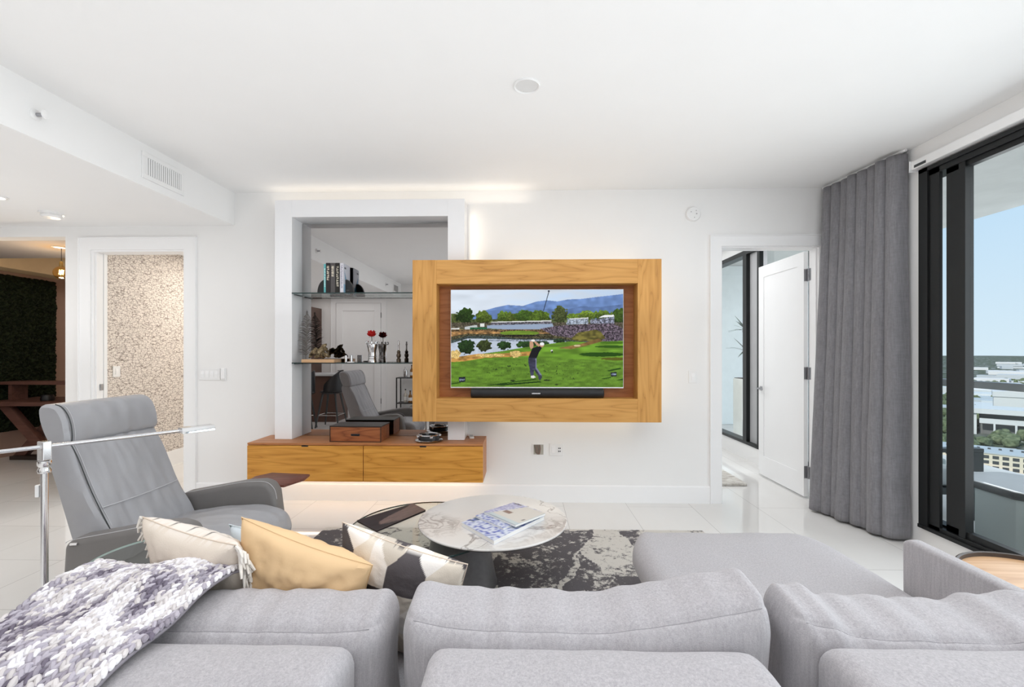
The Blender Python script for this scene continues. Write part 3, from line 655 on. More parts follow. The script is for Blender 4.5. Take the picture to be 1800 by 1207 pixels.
# carved board with driftwood
t = tag(obj('wooden_board', MB().box(-2.04, -1.735, 4.13, 4.30, ZL, ZL + .030, .003, 1), M['lightwood']), 'pale oak slab under the driftwood on the lower glass shelf', 'board')
def skin_obj(name, nodes, edges, mat, parent=None, subs=2, jit=0, seed=1):
    me = bpy.data.meshes.new(name); me.from_pydata([n[0] for n in nodes], edges, []); o = bpy.data.objects.new(name, me); COL.objects.link(o)
    sk = o.modifiers.new('skin', 'SKIN'); lay = me.skin_vertices[0].data if me.skin_vertices else None
    if lay is None:
        b_ = bmesh.new(); b_.from_mesh(me); b_.verts.layers.skin.verify(); b_.to_mesh(me); b_.free(); lay = me.skin_vertices[0].data
    for d, n in zip(lay, nodes): d.radius = (n[1], n[1])
    lay[0].use_root = True
    ss = o.modifiers.new('smooth', 'SUBSURF'); ss.levels = ss.render_levels = subs
    dg = bpy.context.evaluated_depsgraph_get(); ev = o.evaluated_get(dg); m2 = bpy.data.meshes.new_from_object(ev)
    o.modifiers.clear(); o.data = m2; m2.materials.clear(); m2.materials.append(mat)
    for p in m2.polygons: p.use_smooth = True
    if jit:
        for v in m2.vertices:
            q = v.co * 45; v.co += Vector((noise.noise(q + Vector((seed, 0, 0))), noise.noise(q + Vector((0, seed, 5))), noise.noise(q + Vector((9, 0, seed))))) * jit
    if parent: o.parent = parent
    return o
k = NT('weathered_driftwood'); k.set(.7, 0, .3); n_ = k.noise(k.coords((1, 1, 1)), 30, 5, .65); k.base(k.ramp(n_, [(.38, (.02, .014, .008, 1)), (.52, (.16, .115, .06, 1)), (.66, (.40, .32, .20, 1))])); k.bump(n_, .5, .004)
zz = ZL + .031; yy = 4.2
nod = [((-1.90, yy, zz + .065), .032), ((-1.945, yy - .01, zz + .085), .026), ((-1.975, yy, zz + .055), .02), ((-1.985, yy - .02, zz + .012), .012), ((-1.87, yy + .01, zz + .115), .022), ((-1.845, yy, zz + .145), .013), ((-1.86, yy - .01, zz + .045), .024), ((-1.82, yy - .02, zz + .035), .016), ((-1.795, yy - .02, zz + .02), .010), ((-1.92, yy - .03, zz + .025), .022), ((-1.935, yy - .03, zz + .012), .010), ((-1.885, yy + .02, zz + .012), .014), ((-1.835, yy + .01, zz + .085), .013), ((-1.815, yy, zz + .045), .011), ((-1.95, yy + .02, zz + .105), .012)]
tag(skin_obj('driftwood', nod, [(0, 1), (1, 2), (2, 3), (0, 4), (4, 5), (0, 6), (6, 7), (7, 8), (0, 9), (9, 10), (6, 11), (4, 12), (12, 13), (1, 14)], k.m, None, 2, .012, 3), 'gnarled brown driftwood piece standing on the oak slab', 'driftwood')
# silver plumes leaning in the niche
def plume(lb, x0, y0, lean, h, bend, seed):
    t = thing('feather', lb, 'feather', (x0, y0, ZL), 0, 'silver feathers in the niche'); rr = random.Random(seed)
    def stem(s): return Vector((x0 + lean * s + bend * s * s, y0 + .03 * s, ZL + .006 + h * s))
    obj('quill', MB().tube([stem(i / 14) for i in range(15)], [.003 * (1 - .7 * i / 14) for i in range(15)], 6), M['bone'], t, True)
    m = MB()
    for i in range(48):
        s = .12 + .86 * i / 48; p = stem(s); L = .078 * math.sin(min(1, (s + .1)) * PI) ** .6 + .012
        for sd in (-1, 1):
            a = R(38 + rr.uniform(-14, 14)); q = Vector((sd * math.cos(a) * L, rr.uniform(-.2, .2) * L, math.sin(a) * L * .8))
            m.tube([p, p + q * .55, p + q + Vector((0, 0, -.016))], [.0034, .0032, .0014], 4)
    o = obj('barbs', m, M['bone'], t, True)
plume('silver metal feather plume rising behind the driftwood against the left post', -2.075, 4.285, .02, .50, -.02, 1)
# small things
def cup(x, y, r, h, lb, mk):
    tag(obj('tumbler', MB().lathe([(0, 0), (r, 0), (r, h), (r * .86, h), (r * .84, .006), (0, .006)], (x, y, ZL), 24), M[mk]), lb, 'tumbler', 'small tumblers on the lower shelf')
cup(-1.665, 4.23, .012, .066, 'slim silver tumbler beside the oak slab', 'silver'); cup(-1.628, 4.27, .013, .066, 'short silver tumbler with dark reflection nearer the flowers', 'silver')
tag(obj('coaster', MB().lathe([(0, 0), (.032, 0), (.034, .004), (.03, .008), (0, .008)], (-1.60, 4.18, ZL), 28), M['white']), 'small white round coaster on the lower shelf', 'coaster')
t = thing('silver_vase', 'silver ribbed vase shaped like a figure, holding red flowers', 'vase', (-1.417, 4.24, ZL))
obj('body', MB().lathe([(0, 0), (.040, 0), (.041, .02), (.036, .03), (.037, .07), (.034, .085), (.036, .1), (.042, .13), (.05, .16), (.046, .175), (.036, .18), (.034, .172), (0, .17)], (0, 0, 0), 32), M['silver'], t)
m = MB()
for i in range(9):
    a = i / 9 * 2 * PI; m.tube([(.04 * math.cos(a), .04 * math.sin(a), .165), (.058 * math.cos(a), .058 * math.sin(a), .178), (.058 * math.cos(a), .058 * math.sin(a), .192), (.048 * math.cos(a), .048 * math.sin(a), .195)], .006, 6)
obj('rim_scrolls', m, M['silver'], t)
m = MB()
for z in (.035, .055): m.lathe([(.036, z - .004), (.041, z), (.036, z + .004)], (0, 0, 0), 28)
obj('bands', m, M['chrome'], t)
def flower(x, y, z0, h, lb):
    t = thing('red_flower', lb, 'flower', (x, y, z0), 0, 'red flowers in the silver vase')
    obj('stalk', MB().tube([(0, 0, 0), (.003, 0, h * .5), (0, 0, h)], .003, 6), M['stem'], t)
    m = MB()
    for ring, (n, r_, tilt) in enumerate(((8, .042, .45), (7, .036, 1.1), (5, .026, 1.9))):
        for i in range(n):
            a = i / n * 2 * PI + ring * .5
            def pf(u, v, a=a, r_=r_, tilt=tilt):
                w = (u - .5) * 2; rr_ = r_ * v; wd = .026 * math.sin(PI * min(1, v * .85 + .08)) * w; zz_ = r_ * v * tilt + .006 * v * v - .006 * w * w
                return (math.cos(a) * rr_ - math.sin(a) * wd, math.sin(a) * rr_ + math.cos(a) * wd, h + zz_)
            m.grid(4, 5, pf)
    o = obj('bloom', m, M['red'], t); sd = o.modifiers.new('thick', 'SOLIDIFY'); sd.thickness = .0025
    m = MB()
    for a in (.6, 2.9):
        m.grid(3, 4, lambda u, v, a=a: (math.cos(a) * .03 * v - math.sin(a) * (u - .5) * .016 * math.sin(PI * v), math.sin(a) * .03 * v + math.cos(a) * (u - .5) * .016 * math.sin(PI * v), h * .8 + .02 * v - .02 * v * v))
    o = obj('leaf', m, M['stem'], t)
flower(-1.42, 4.225, ZL + .172, .075, 'red carnation in the silver vase on the lower shelf')
t = thing('crystal_bottle', 'small clear bottle with bronze figure base next to the television frame', 'bottle', (-1.172, 4.25, ZL))
obj('base', MB().lathe([(0, 0), (.020, 0), (.021, .03), (.012, .04), (.02, .055), (.022, .07), (.014, .085), (.018, .1), (.008, .116), (0, .118)], (0, 0, 0), 22), plain('aged_bronze', (.16, .13, .10, 1), .3, .9), t)
obj('neck', MB().lathe([(0, .116), (.008, .116), (.007, .16), (.011, .172), (.007, .185), (.008, .2), (0, .205)], (0, 0, 0), 18), M['silver'], t)

# ================================================================== ON THE CABINET
ZC = .6365
t = thing('keepsake_box', 'acacia wood box with black edges and a slotted front on the cabinet', 'box', (-1.52, 4.21, ZC), -1.5)
obj('body', B(-.235, .235, -.12, .12, 0, .135, .004, 2), M['boxwood'], t); obj('lid', B(-.239, .239, -.124, .124, .1352, .145, .002, 1), M['darkwood'], t)
obj('pull', MB().box(-.04, .04, -.1225, -.1195, .055, .075, .003, 2).box(-.034, .034, -.126, -.122, .061, .069, .002, 1), M['black'], t)
m = MB()
for s in (-1, 1):
    m.box(s * .234 - .003, s * .234 + .003, -.1235, -.119, 0, .135)
m.box(-.237, .237, -.1235, -.119, 0, .006); obj('edge_band', m, M['darkwood'], t)
t = thing('chrome_dish', 'round chrome ashtray dish with a dark centre at the mirror foot', 'dish', (-.865, 4.15, ZC))
obj('base', MB().lathe([(0, .004), (.085, .004), (.118, .008), (.125, .014), (.118, .019), (0, .019)], (0, 0, 0), 44), M['chrome'], t)
obj('drum', MB().lathe([(0, .019), (.095, .019), (.098, .04), (.088, .058), (.07, .06), (.062, .05), (0, .046)], (0, 0, 0), 40), M['black'], t)
for i in range(4):
    a = i * PI / 2 + .4; obj('rest', MB().box(.06, .112, -.014, .014, .042, .062, .004, 1, Matrix.Rotation(a, 4, 'Z')), M['chrome'], t)
obj('rim', MB().tube([(.09 * math.cos(a), .09 * math.sin(a), .06) for a in np.linspace(0, 2 * PI, 33)[:-1]], .006, 8, True), M['chrome'], t)
t = thing('remote_control', 'small white remote leaning on the wall right of the niche', 'remote', (-.495, 4.33, ZC), 10)
obj('body', MB().box(-.022, .022, -.06, .06, 0, .016, .005, 2), M['white'], t); obj('button_pad', MB().box(-.014, .014, -.03, .045, .016, .0175), M['grey_plastic'], t)

# ================================================================== WALL AND CEILING FITTINGS
def plate(x, y, z, w, h, n, lb, axis='y'):
    t = thing('light_switch', lb, 'switch', (x, y, z), 0 if axis == 'y' else 90)
    obj('plate', MB().box(-w / 2, w / 2, -.007, 0, -h / 2, h / 2, .002, 1), M['white'], t)
    for i in range(n):
        xx = (i - (n - 1) / 2) * .046; m = MB().prism([(-.007, -.033), (-.010, -.033), (-.0135, .0), (-.010, .033), (-.007, .033)], xx - .016, xx + .016, 'x'); obj('rocker', m, M['trim'], t)
    return t
plate(-3.095, W, 1.232, .21, .117, 4, 'white four-gang switch plate between the pocket door and the niche')
t = thing('remote_holder', 'slim white fan remote in its wall cradle beside the four-gang switch', 'remote', (-2.955, W, 1.232))
obj('cradle', MB().box(-.026, .026, -.012, 0, -.062, .062, .003, 1), M['white'], t); obj('handset', MB().box(-.02, .02, -.022, -.012, -.045, .06, .004, 2), M['trim'], t)
plate(1.628, W, 1.214, .082, .119, 1, 'white single switch left of the bedroom door')
plate(-4.5, 4.92, 1.235, .09, .12, 1, 'white switch on the scribble-patterned bathroom wall', 'x')
t = thing('power_outlet', 'white double plate with a switch and a black-slotted socket below the television', 'outlet', (.32, W, .507))
obj('plate', MB().box(-.066, .066, -.007, 0, -.059, .059, .002, 1), M['white'], t); obj('insert', MB().box(-.045, -.012, -.01, -.007, -.034, .034, .001, 1), M['trim'], t); so = obj('socket', MB().box(.012, .045, -.01, -.007, -.034, .034, .001, 1), M['trim'], t)
m = MB()
for zz_ in (-.014, .014):
    for xx in (.022, .036): m.box(xx - .004, xx + .004, -.0108, -.0098, zz_ - .007, zz_ + .007)
obj('slots', m, M['black'], so)
t = thing('cable_recess', 'open cable box in the wall left of the outlet, stuffed with wires', 'cable box', (.146, W, .507))
m = MB(); m.box(-.058, .058, -.008, 0, .048, .058); m.box(-.058, .058, -.008, 0, -.058, -.048); m.box(-.058, -.048, -.008, 0, -.048, .048); m.box(.048, .058, -.008, 0, -.048, .048); obj('plate', m, M['white'], t)
obj('backing', B(-.048, .048, -.004, 0, -.048, .048), plain('cable_box_back', (.45, .43, .38, 1), .7), t)
for i in range(6):
    xx = -.04 + i * .011; obj('wire', MB().tube([(xx, -.006, .047), (xx + .006, -.008, .01), (xx + .010 - .002 * i, -.007, -.025), (-.006 + i * .003, -.006, -.047)], .0035, 6), plain('taupe_wire', (.20 + .03 * (i % 3), .17, .14, 1), .6), t)
t = thing('wall_detector', 'round white detector with tiny dark dots high on the wall near the bedroom door', 'detector', (1.628, W, 2.773), 0, None, (R(90), 0, 0))
obj('body', MB().lathe([(0, 0), (.068, 0), (.068, .022), (.062, .03), (0, .032)], (0, 0, 0), 40), M['white'], t)
for x, z, r in ((.022, .03, .005), (.006, -.035, .005), (.026, .0, .007), (-.026, .018, .005)): obj('indicator', MB().lathe([(0, .0322), (r, .0322), (r, .0332), (0, .0332)], (x, z, 0), 10), M['grey_plastic'], t)
t = thing('smoke_detector', 'white smoke detector under the dropped ceiling above the bathroom door', 'detector', (-4.235, 3.98, SZ), 0, None, (PI, 0, 0))
obj('base', MB().lathe([(0, 0), (.085, 0), (.085, .014), (.0, .014)], (0, 0, 0), 36), M['white'], t); obj('cap', MB().lathe([(0, .014), (.07, .014), (.074, .03), (.06, .045), (0, .048)], (0, 0, 0), 36), M['white'], t)
t = thing('ceiling_speaker', 'round white ceiling speaker flush in the middle of the ceiling', 'speaker', (.02, 2.674, CZ), 0, None, (PI, 0, 0))
obj('trim_ring', MB().lathe([(.066, 0), (.078, 0), (.078, .006), (.073, .010), (.066, .006), (.066, 0)], (0, 0, 0), 48), M['white'], t); obj('grille', MB().lathe([(0, 0), (.066, 0), (.066, .004), (0, .006)], (0, 0, 0), 48), plain('speaker_mesh', (.70, .70, .70, 1), .8), t)
def downlight(x, y, z, lb, on=True):
    t = thing('downlight', lb, 'downlight', (x, y, z), 0, None, (PI, 0, 0))
    obj('ring', MB().lathe([(.055, 0), (.075, 0), (.075, .005), (.055, .009), (.055, 0)], (0, 0, 0), 36), M['white'], t); obj('lens', MB().lathe([(0, 0), (.055, 0), (.055, .003), (0, .004)], (0, 0, 0), 30), M['downlight'], t)
    return t
downlight(-4.235, 3.55, SZ, 'lit downlight at the left edge under the dropped ceiling')
downlight(-5.35, 5.12, 2.66, 'recessed downlight in the grey office ceiling beside the doorway')
t = thing('sprinkler_head', 'white fire sprinkler on the soffit face left of the air grille', 'sprinkler', (SX, 2.588, 2.84), 0, 'sidewall sprinklers on the soffit', (0, R(90), 0))
def sprink(t):
    obj('escutcheon', MB().lathe([(0, 0), (.032, 0), (.032, .004), (.02, .012), (0, .012)], (0, 0, 0), 28), M['white'], t)
    obj('pipe', MB().tube([(0, 0, .01), (0, 0, .045)], .011, 12), M['nickel'], t)
    obj('deflector', MB().lathe([(.004, .062), (.024, .058), (.026, .062), (.022, .066), (0, .068)], (0, 0, 0), 20), M['white'], t)
    obj('arm', MB().tube([(0, .012, .042), (0, .016, .052), (0, .006, .062)], .003, 6).tube([(0, -.012, .042), (0, -.016, .052), (0, -.006, .062)], .003, 6), M['nickel'], t)
sprink(t); copy_thing(t, (SX, -.56, 2.84), None, 'white fire sprinkler on the soffit, seen only in the mirror')
t = thing('air_grille', 'white air supply grille with upright blades on the soffit face', 'vent', (SX, 3.534, 2.858), 0, 'soffit air grilles')
def grille(t):
    m = MB()
    for a in ((-.21, .21, .066, .1), (-.21, .21, -.1, -.066), (-.21, -.175, -.066, .066), (.175, .21, -.066, .066)): m.box(0, .012, a[0], a[1], a[2], a[3], .002, 1)
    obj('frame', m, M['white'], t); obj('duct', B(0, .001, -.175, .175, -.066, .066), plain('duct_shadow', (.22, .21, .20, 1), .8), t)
    for i in range(17):
        y = -.165 + i * .33 / 16; obj('blade', MB().box(-.001, .001, -.0055, .0055, -.066, .066, 0, 1, Matrix.Translation((.008, y, 0)) @ Matrix.Rotation(R(-38), 4, 'Z')), M['white'], t)
grille(t); copy_thing(t, (SX, -1.3, 2.858), None, 'white air grille on the soffit, seen only in the mirror')

# ================================================================== CURTAIN AND SHADE
t = thing('curtain', 'charcoal floor-length curtain gathered in deep folds beside the balcony door', 'curtain', (2.87, 3.95, 0))
def cur(u, v, off=0):
    z = 2.985 - v * 2.965; ph = u * 8 * 2 * PI; amp = .056 + .046 * v ** 1.2
    y = (4.36 * (1 - u) + 3.60 * u) * (1 - v) + (4.25 * (1 - u) + 3.575 * u) * v
    x = (2.865 + .06 * u) * (1 - v) + (2.745 + .185 * u) * v
    w = 2 * abs(math.sin(ph / 2 + .25 * math.sin(ph * .37 + 1) * v)) ** .8 - 1.1
    x -= amp * w * (1 + .25 * math.sin(u * 17)) ; y += amp * .35 * math.sin(ph) + .01 * math.sin(u * 23 + v * 3) * v
    x += .010 * fbm(Vector((u * 5, v * 2.2, 3))) * v
    return (min(x - .03 * v, 2.985), y, z)
g = MB().grid(260, 60, cur); o = obj('fabric', g, M['curtain'], t, True); sd = o.modifiers.new('thick', 'SOLIDIFY'); sd.thickness = .006
obj('heading_tape', MB().tube([(2.85, 4.40, CZ - .012), (2.94, 3.575, CZ - .012)], .012, 8), M['white'], t, True)
t = thing('roller_shade', 'white roller shade cassette above the balcony door', 'shade', (RX - .05, 1.0, 2.83))
obj('cassette', B(RX - .06, RX, RY, 3.53, 2.83, 2.895, .006, 2), M['white'], t, True); obj('bracket', MB().box(RX - .07, RX, 3.53, 3.535, 2.815, 2.90, .001, 1), M['white'], t, True)
obj('maker_tag', B(RX - .0615, RX - .0599, 3.40, 3.50, 2.838, 2.858), M['darkmetal'], t, True)

# ================================================================== RUG, COFFEE TABLE
RUGX, RUGY = (-1.63, 1.45), (1.25, 3.72)
rug_patches = [[(-0.2, 3.079), (-0.159, 2.705), (0.22, 2.715), (0.291, 3.035), (0.395, 3.267), (0.59, 3.708), (0.078, 3.695), (-0.169, 3.376)], [(0.421, 3.314), (0.519, 2.979), (0.779, 2.918), (0.752, 2.636), (0.213, 2.623), (0.337, 2.944)], [(-1.684, 3.651), (-1.269, 3.661), (-1.283, 3.368), (-1.243, 3.078), (-1.588, 2.988)], [(-1.087, 3.082), (-0.643, 3.415), (-0.59, 3.136), (-0.945, 2.942)], [(0.761, 3.712), (0.969, 3.717), (0.845, 3.402)], [(-1.7, 1.2), (-0.9, 1.2), (-1.1, 2.0), (-1.7, 2.6)], [(-0.2, 1.2), (0.7, 1.2), (0.3, 2.1)], [(0.9, 1.5), (1.5, 1.3), (1.5, 2.4), (1.1, 2.2)]]
def in_poly(x, y, P):
    c = False
    for (x0, y0), (x1, y1) in zip(P, P[1:] + P[:1]):
        if (y0 > y) != (y1 > y) and x < (x1 - x0) * (y - y0) / (y1 - y0) + x0: c = not c
    return c
m = MB().box(*RUGX, *RUGY, 0, .010, .003, 1); m.col = [(0, 0, 0, 1)] * len(m.v); NX, NYr = 210, 155
m.grid(NX, NYr, lambda u, v: (RUGX[0] + .004 + (RUGX[1] - RUGX[0] - .008) * u, RUGY[0] + .004 + (RUGY[1] - RUGY[0] - .008) * v, .011), False)
for j in range(NYr + 1):
    for i in range(NX + 1):
        x, y = RUGX[0] + (RUGX[1] - RUGX[0]) * i / NX, RUGY[0] + (RUGY[1] - RUGY[0]) * j / NYr
        w_ = Vector((x * 3, y * 3, 0)); x += .05 * noise.noise(w_ * 2) ; y += .05 * noise.noise(w_ * 2 + Vector((7, 0, 0)))
        c_ = 1.0 if any(in_poly(x, y, P) for P in rug_patches) else 0.0; m.col.append((c_, c_, c_, 1))
tag(obj('area_rug', m, M['rug']), 'distressed black and ivory rug under the coffee table', 'rug')
t = thing('coffee_table', 'coffee table with round marble top, offset clear glass disc and gunmetal cone base', 'table', (-.40, 2.85, .011))
obj('cone_base', MB().lathe([(0, 0), (.235, 0), (.235, .006), (.232, .012), (.165, .345), (0, .345)], (0, 0, 0), 72), M['conemetal'], t)
gx, gy = -.615 + .40, -.02
obj('glass_disc', MB().lathe([(0, .346), (.462, .346), (.464, .349), (.464, .353), (.462, .356), (0, .356)], (gx, gy, 0), 96, None, False), M['smoke'], t)
obj('glass_edge', MB().lathe([(.4645, .3465), (.4665, .3485), (.4665, .3535), (.4645, .3555), (.4645, .3465)], (gx, gy, 0), 96), M['edgeglass'], t)
obj('spacer', MB().lathe([(0, .3562), (.13, .3562), (.13, .382), (0, .382)], (.03, 0, 0), 48), M['conemetal'], t)
mx, my = .21, .01
obj('marble_top', MB().lathe([(0, .3882), (.456, .3882), (.461, .391), (.463, .396), (.461, .400), (.457, .402), (0, .402)], (mx, my, 0), 128, None, False), M['marble'], t)
obj('under_plate', MB().lathe([(0, .382), (.452, .382), (.456, .388), (0, .388)], (mx, my, 0), 96, None, False), M['black'], t)
# magazines
def magazine(name, lb, cat, c, quad, z, th, fn, group, page=None):
    # quad: four corners in order near-left, near-right, far-right, far-left
    t = thing(name, lb, cat, (c[0], c[1], z), 0, group); q = [Vector((x - c[0], y - c[1])) for x, y in quad]
    n = 28; m = MB(); cols = []
    def bil(u, v): p = q[0] * (1 - u) * (1 - v) + q[1] * u * (1 - v) + q[2] * u * v + q[3] * (1 - u) * v; return p
    m.grid(n, n, lambda u, v: (*bil(u, v), th + .0012 * math.sin(u * PI)), True); cols = [fn(i / n, j / n) + (1,) for j in range(n + 1) for i in range(n + 1)]
    m.prism([tuple(p) for p in q], th - .0022, th - .0002, 'z'); m.prism([tuple(p) for p in q], 0, .0015, 'z'); cols += [fn(.5, .02) + (1,)] * (len(m.v) - len(cols)); m.col = cols
    obj('cover', m, M['cover'], t)
    cen = sum(q, Vector((0, 0))) / 4; obj('pages', MB().prism([tuple(cen + (p - cen) * .992) for p in q], .0015, th - .0022, 'z'), page or M['paper'], t)
def bluefloral(seed, lo=.45):
    def f(u, v):
        n = noise.noise(Vector((u * 22 + seed, v * 22, 0))) + .6 * noise.noise(Vector((u * 50, v * 50, seed)))
        w = noise.noise(Vector((u * 3, v * 3, seed)))
        if u < .16 and abs((v * 17) % 1 - .5) < .3 and .12 < v < .75 and lo > .4: return (.10, .14, .22)
        if n > .12 - .25 * w: return (.10, .13, .42)
        return (.60, .63, .72)
    return f
ZT = .4135
magazine('magazine', 'thick blue and white floral magazine at the bottom of the stack on marble', 'magazine', (-.12, 2.75), [(-.37, 2.715), (-.16, 2.455), (.13, 2.83), (-.07, 3.04)], ZT, .024, bluefloral(1), 'magazines on the marble top')
magazine('magazine', 'second blue floral magazine, in the middle of the stack on marble', 'magazine', (-.1, 2.8), [(-.295, 2.79), (-.115, 2.595), (.12, 2.86), (-.05, 3.03)], ZT + .0255, .012, bluefloral(5, .2), 'magazines on the marble top')
def grey(u, v):
    if .28 < u < .5 and .33 < v < .5: return (.26, .18, .16)
    if .9 < u < .96 and .28 < v < .36: return (.1, .1, .1)
    if .06 < u < .3 and v > .93: return (.15, .13, .13)
    if u < .1 + .35 * v: return (.34, .34, .52) if noise.noise(Vector((u * 30, v * 30, 2))) > -.1 else (.62, .62, .70)
    if v < .12: return (.5, .56, .58)
    return (.60, .57, .53)
magazine('magazine', 'pale grey magazine with a small brown picture, topmost of the stack on marble', 'magazine', (-.05, 2.8), [(-.245, 2.815), (-.045, 2.605), (.135, 2.795), (-.065, 2.99)], ZT + .039, .014, grey, 'magazines on the marble top')
def dk(u, v):
    n = noise.fractal(Vector((u * 5, v * 9, 3)), 1, 2, 4); k_ = .5 + .5 * n
    return (.10 + .10 * k_, .075 + .06 * k_, .07 + .05 * k_) if u * .8 + .3 * math.sin(v * 5) > .42 else (.02 + .02 * k_, .018 + .015 * k_, .022 + .015 * k_)
magazine('photo_book', 'dark brown photo book lying on the clear glass disc', 'book', (-.85, 3.0), [(-.885, 2.725), (-.665, 3.085), (-.785, 3.215), (-1.065, 2.885)], .3675, .012, dk, None, M['black'])

# ================================================================== SOFA
def wr(seed, amp, sc=(5, 3, 9)):
    def f(p): return amp * noise.fractal(Vector((p.x * sc[0] + seed, p.y * sc[1], p.z * sc[2])), 1, 2, 3)
    return f
t = thing('sofa', 'light grey linen sectional sofa with chaise, seen from behind', 'sofa', (0, 1.4, 0))
SF = M['sofa']
def softp(name, c, size, r, n, disp=None, label=None, rx=0, ry=0, mat=None):
    m = MB().soft(*size, r, n, disp, Matrix.Translation(c) @ Matrix.Rotation(R(ry), 4, 'Y') @ Matrix.Rotation(R(rx), 4, 'X')); return obj(name, m, mat or SF, t, True, 0, 60)
def cushion_disp(hx, hz, puff, seed, ear=(.03, .03), wig=.008, dip=.0):
    def f(p, n):
        q = p.copy(); u = p.x / hx; w = p.z / hz
        k_ = (1 - min(1, abs(u)) ** 3) * (1 - min(1, abs(w)) ** 2.4)
        q.y += math.copysign(puff * k_, p.y) if abs(n.y) > .2 else 0
        up = max(0, w)
        e, st_ = ear[0] if u < 0 else ear[1]
        q.z += up * (e * (max(0, abs(u) - st_) / (1 - st_)) ** 1.3 * (1 - (max(0, abs(u) - .9) / .1) ** 2 * .8) - dip * (1 - u * u))
        q.x -= u * .02 * (1 - w * w)
        # creases running down from the seam
        cr = noise.noise(Vector((p.x * 13 + seed, p.z * 2.2 + p.x * 3, seed))) * noise.noise(Vector((p.x * 4, p.z * 4, seed + 4)))
        q -= n * (0.003 * math.exp(-((w - .9) / .02) ** 2) if n.y < -.2 else 0)
        wv = noise.noise(Vector((p.x * 17 + 5 * p.z + seed, p.z * 1.6, seed + 2)))
        q += n * (wig * 3.2 * cr * (.35 + .65 * max(0, w)) + wig * .9 * wv * max(0, w + .1) + wig * .45 * noise.fractal(Vector((p.x * 3 + seed, p.y * 4, p.z * 4)), 1, 2, 2))
        return q
    return f
# frame, seats, chaise
softp('base_frame', (.22, 1.45, .165), (3.05, 1.1, .17), .03, (12, 8, 4)); softp('chaise_base', (1.19, 2.0, .165), (1.0, 1.24, .17), .03, (8, 8, 4))
for x in (-1.15, -.3, .6): obj('leg', B(x, x + .05, 1.9, 1.95, .011, .085), M['blackmetal'], t, True)
for x in (.78, 1.55): obj('leg', B(x, x + .05, 2.5, 2.55, .011 if x < 1.4 else 0, .085), M['blackmetal'], t, True)
for x in (-1.2, 1.6): obj('leg', B(x, x + .05, .95, 1.0, 0, .085), M['blackmetal'], t, True)
def seat_d(hx, hy, seed, puff=.015):
    f = wr(seed, .006)
    def d(p, n):
        q = p + n * f(p); q.z += puff * (1 - (p.x / hx) ** 2) * (1 - (p.y / hy) ** 2) * (1 if n.z > .2 else 0); return q
    return d
softp('seat_cushion', (-.85, 1.59, .335), (.985, .86, .17), .06, (16, 14, 6), seat_d(.5, .43, 1)); softp('seat_cushion', (.13, 1.59, .335), (.965, .86, .17), .06, (16, 14, 6), seat_d(.5, .43, 2))
def chd(p, n):
    q = seat_d(.54, .78, 3, .012)(p, n)
    # rounded far corners
    if p.y > .5:
        k_ = (p.y - .5) / .28; q.x -= math.copysign(.10 * k_ * k_, p.x) * (abs(p.x) / .55) ** 3; q.z -= .02 * k_ * k_
    return q
softp('chaise_cushion', (1.145, 1.945, .332), (1.10, 1.57, .175), .075, (26, 32, 8), chd)
# back cushions and rear bolsters
softp('back_cushion', (-.862, 1.29, .560), (1.02, .22, .37), .07, (100, 16, 50), cushion_disp(.51, .185, .03, 11, ((.0, .5), (.018, .72)), .008), None, 4)
softp('back_cushion', (.162, 1.29, .575), (1.01, .22, .37), .07, (100, 16, 50), cushion_disp(.505, .185, .03, 23, ((.035, .62), (.086, .05)), .0075, .004), None, 4)
softp('back_cushion', (1.175, 1.285, .572), (1.0, .22, .37), .07, (100, 16, 50), cushion_disp(.5, .185, .03, 37, ((.062, .5), (.04, .0)), .018, .008), None, 4)
def bol(seed):
    f = wr(seed, .004, (4, 4, 4))
    def d(p, n):
        q = p + n * f(p)
        if p.z > .05: q.z -= .045 * (abs(p.y) / .125) ** 3 * (1 if p.z > .15 else (p.z - .05) / .1)
        return q
    return d
for (xa, xb, sd) in ((-1.30, -.425, 1), (-.235, .58, 2), (.725, 1.66, 3)):
    softp('back_bolster', ((xa + xb) / 2, 1.045, .50 if sd < 3 else .515), (xb - xa, .26, .47), .045, (30, 16, 14), bol(sd))
seamm = plain('sofa_seam', (.30, .29, .305, 1), .9)
for c_, hx_, dd in (((-.862, 1.29, .560), .51, cushion_disp(.51, .185, .03, 11, ((.0, .5), (.018, .72)), .008)), ((.162, 1.29, .575), .505, cushion_disp(.505, .185, .03, 23, ((.035, .62), (.086, .05)), .0075, .004)), ((1.175, 1.285, .572), .5, cushion_disp(.5, .185, .03, 37, ((.062, .5), (.04, .0)), .018, .008))):
    Mx = Matrix.Translation(c_) @ Matrix.Rotation(R(4), 4, 'X'); pts = []
    for u in np.linspace(-.9, .9, 60):
        zl = .166; n_ = Vector((0, -1, 0)); pz = Vector((u * hx_, -.11 + (.07 - math.sqrt(max(0, .07 ** 2 - max(0, zl - .115) ** 2))), zl)); pts.append(Mx @ dd(pz, Vector((0, -.6, .8)).normalized()))
    obj('seam', MB().tube(pts, .0011, 5), seamm, t, True)
# arm
m = MB(); m.prism([(.92, .09), (2.075, .09), (2.08, .61), (2.05, .632), (1.9, .632), (1.2, .632), (.92, .632)], 1.69, 1.75, 'x', .016, 4); obj('arm', m, SF, t, True)
m = MB(); m.prism([(.92, .09), (1.95, .09), (1.95, .56), (1.9, .58), (1.3, .62), (.92, .62)], -1.43, -1.355, 'x', .025, 4); obj('arm', m, SF, t, True)

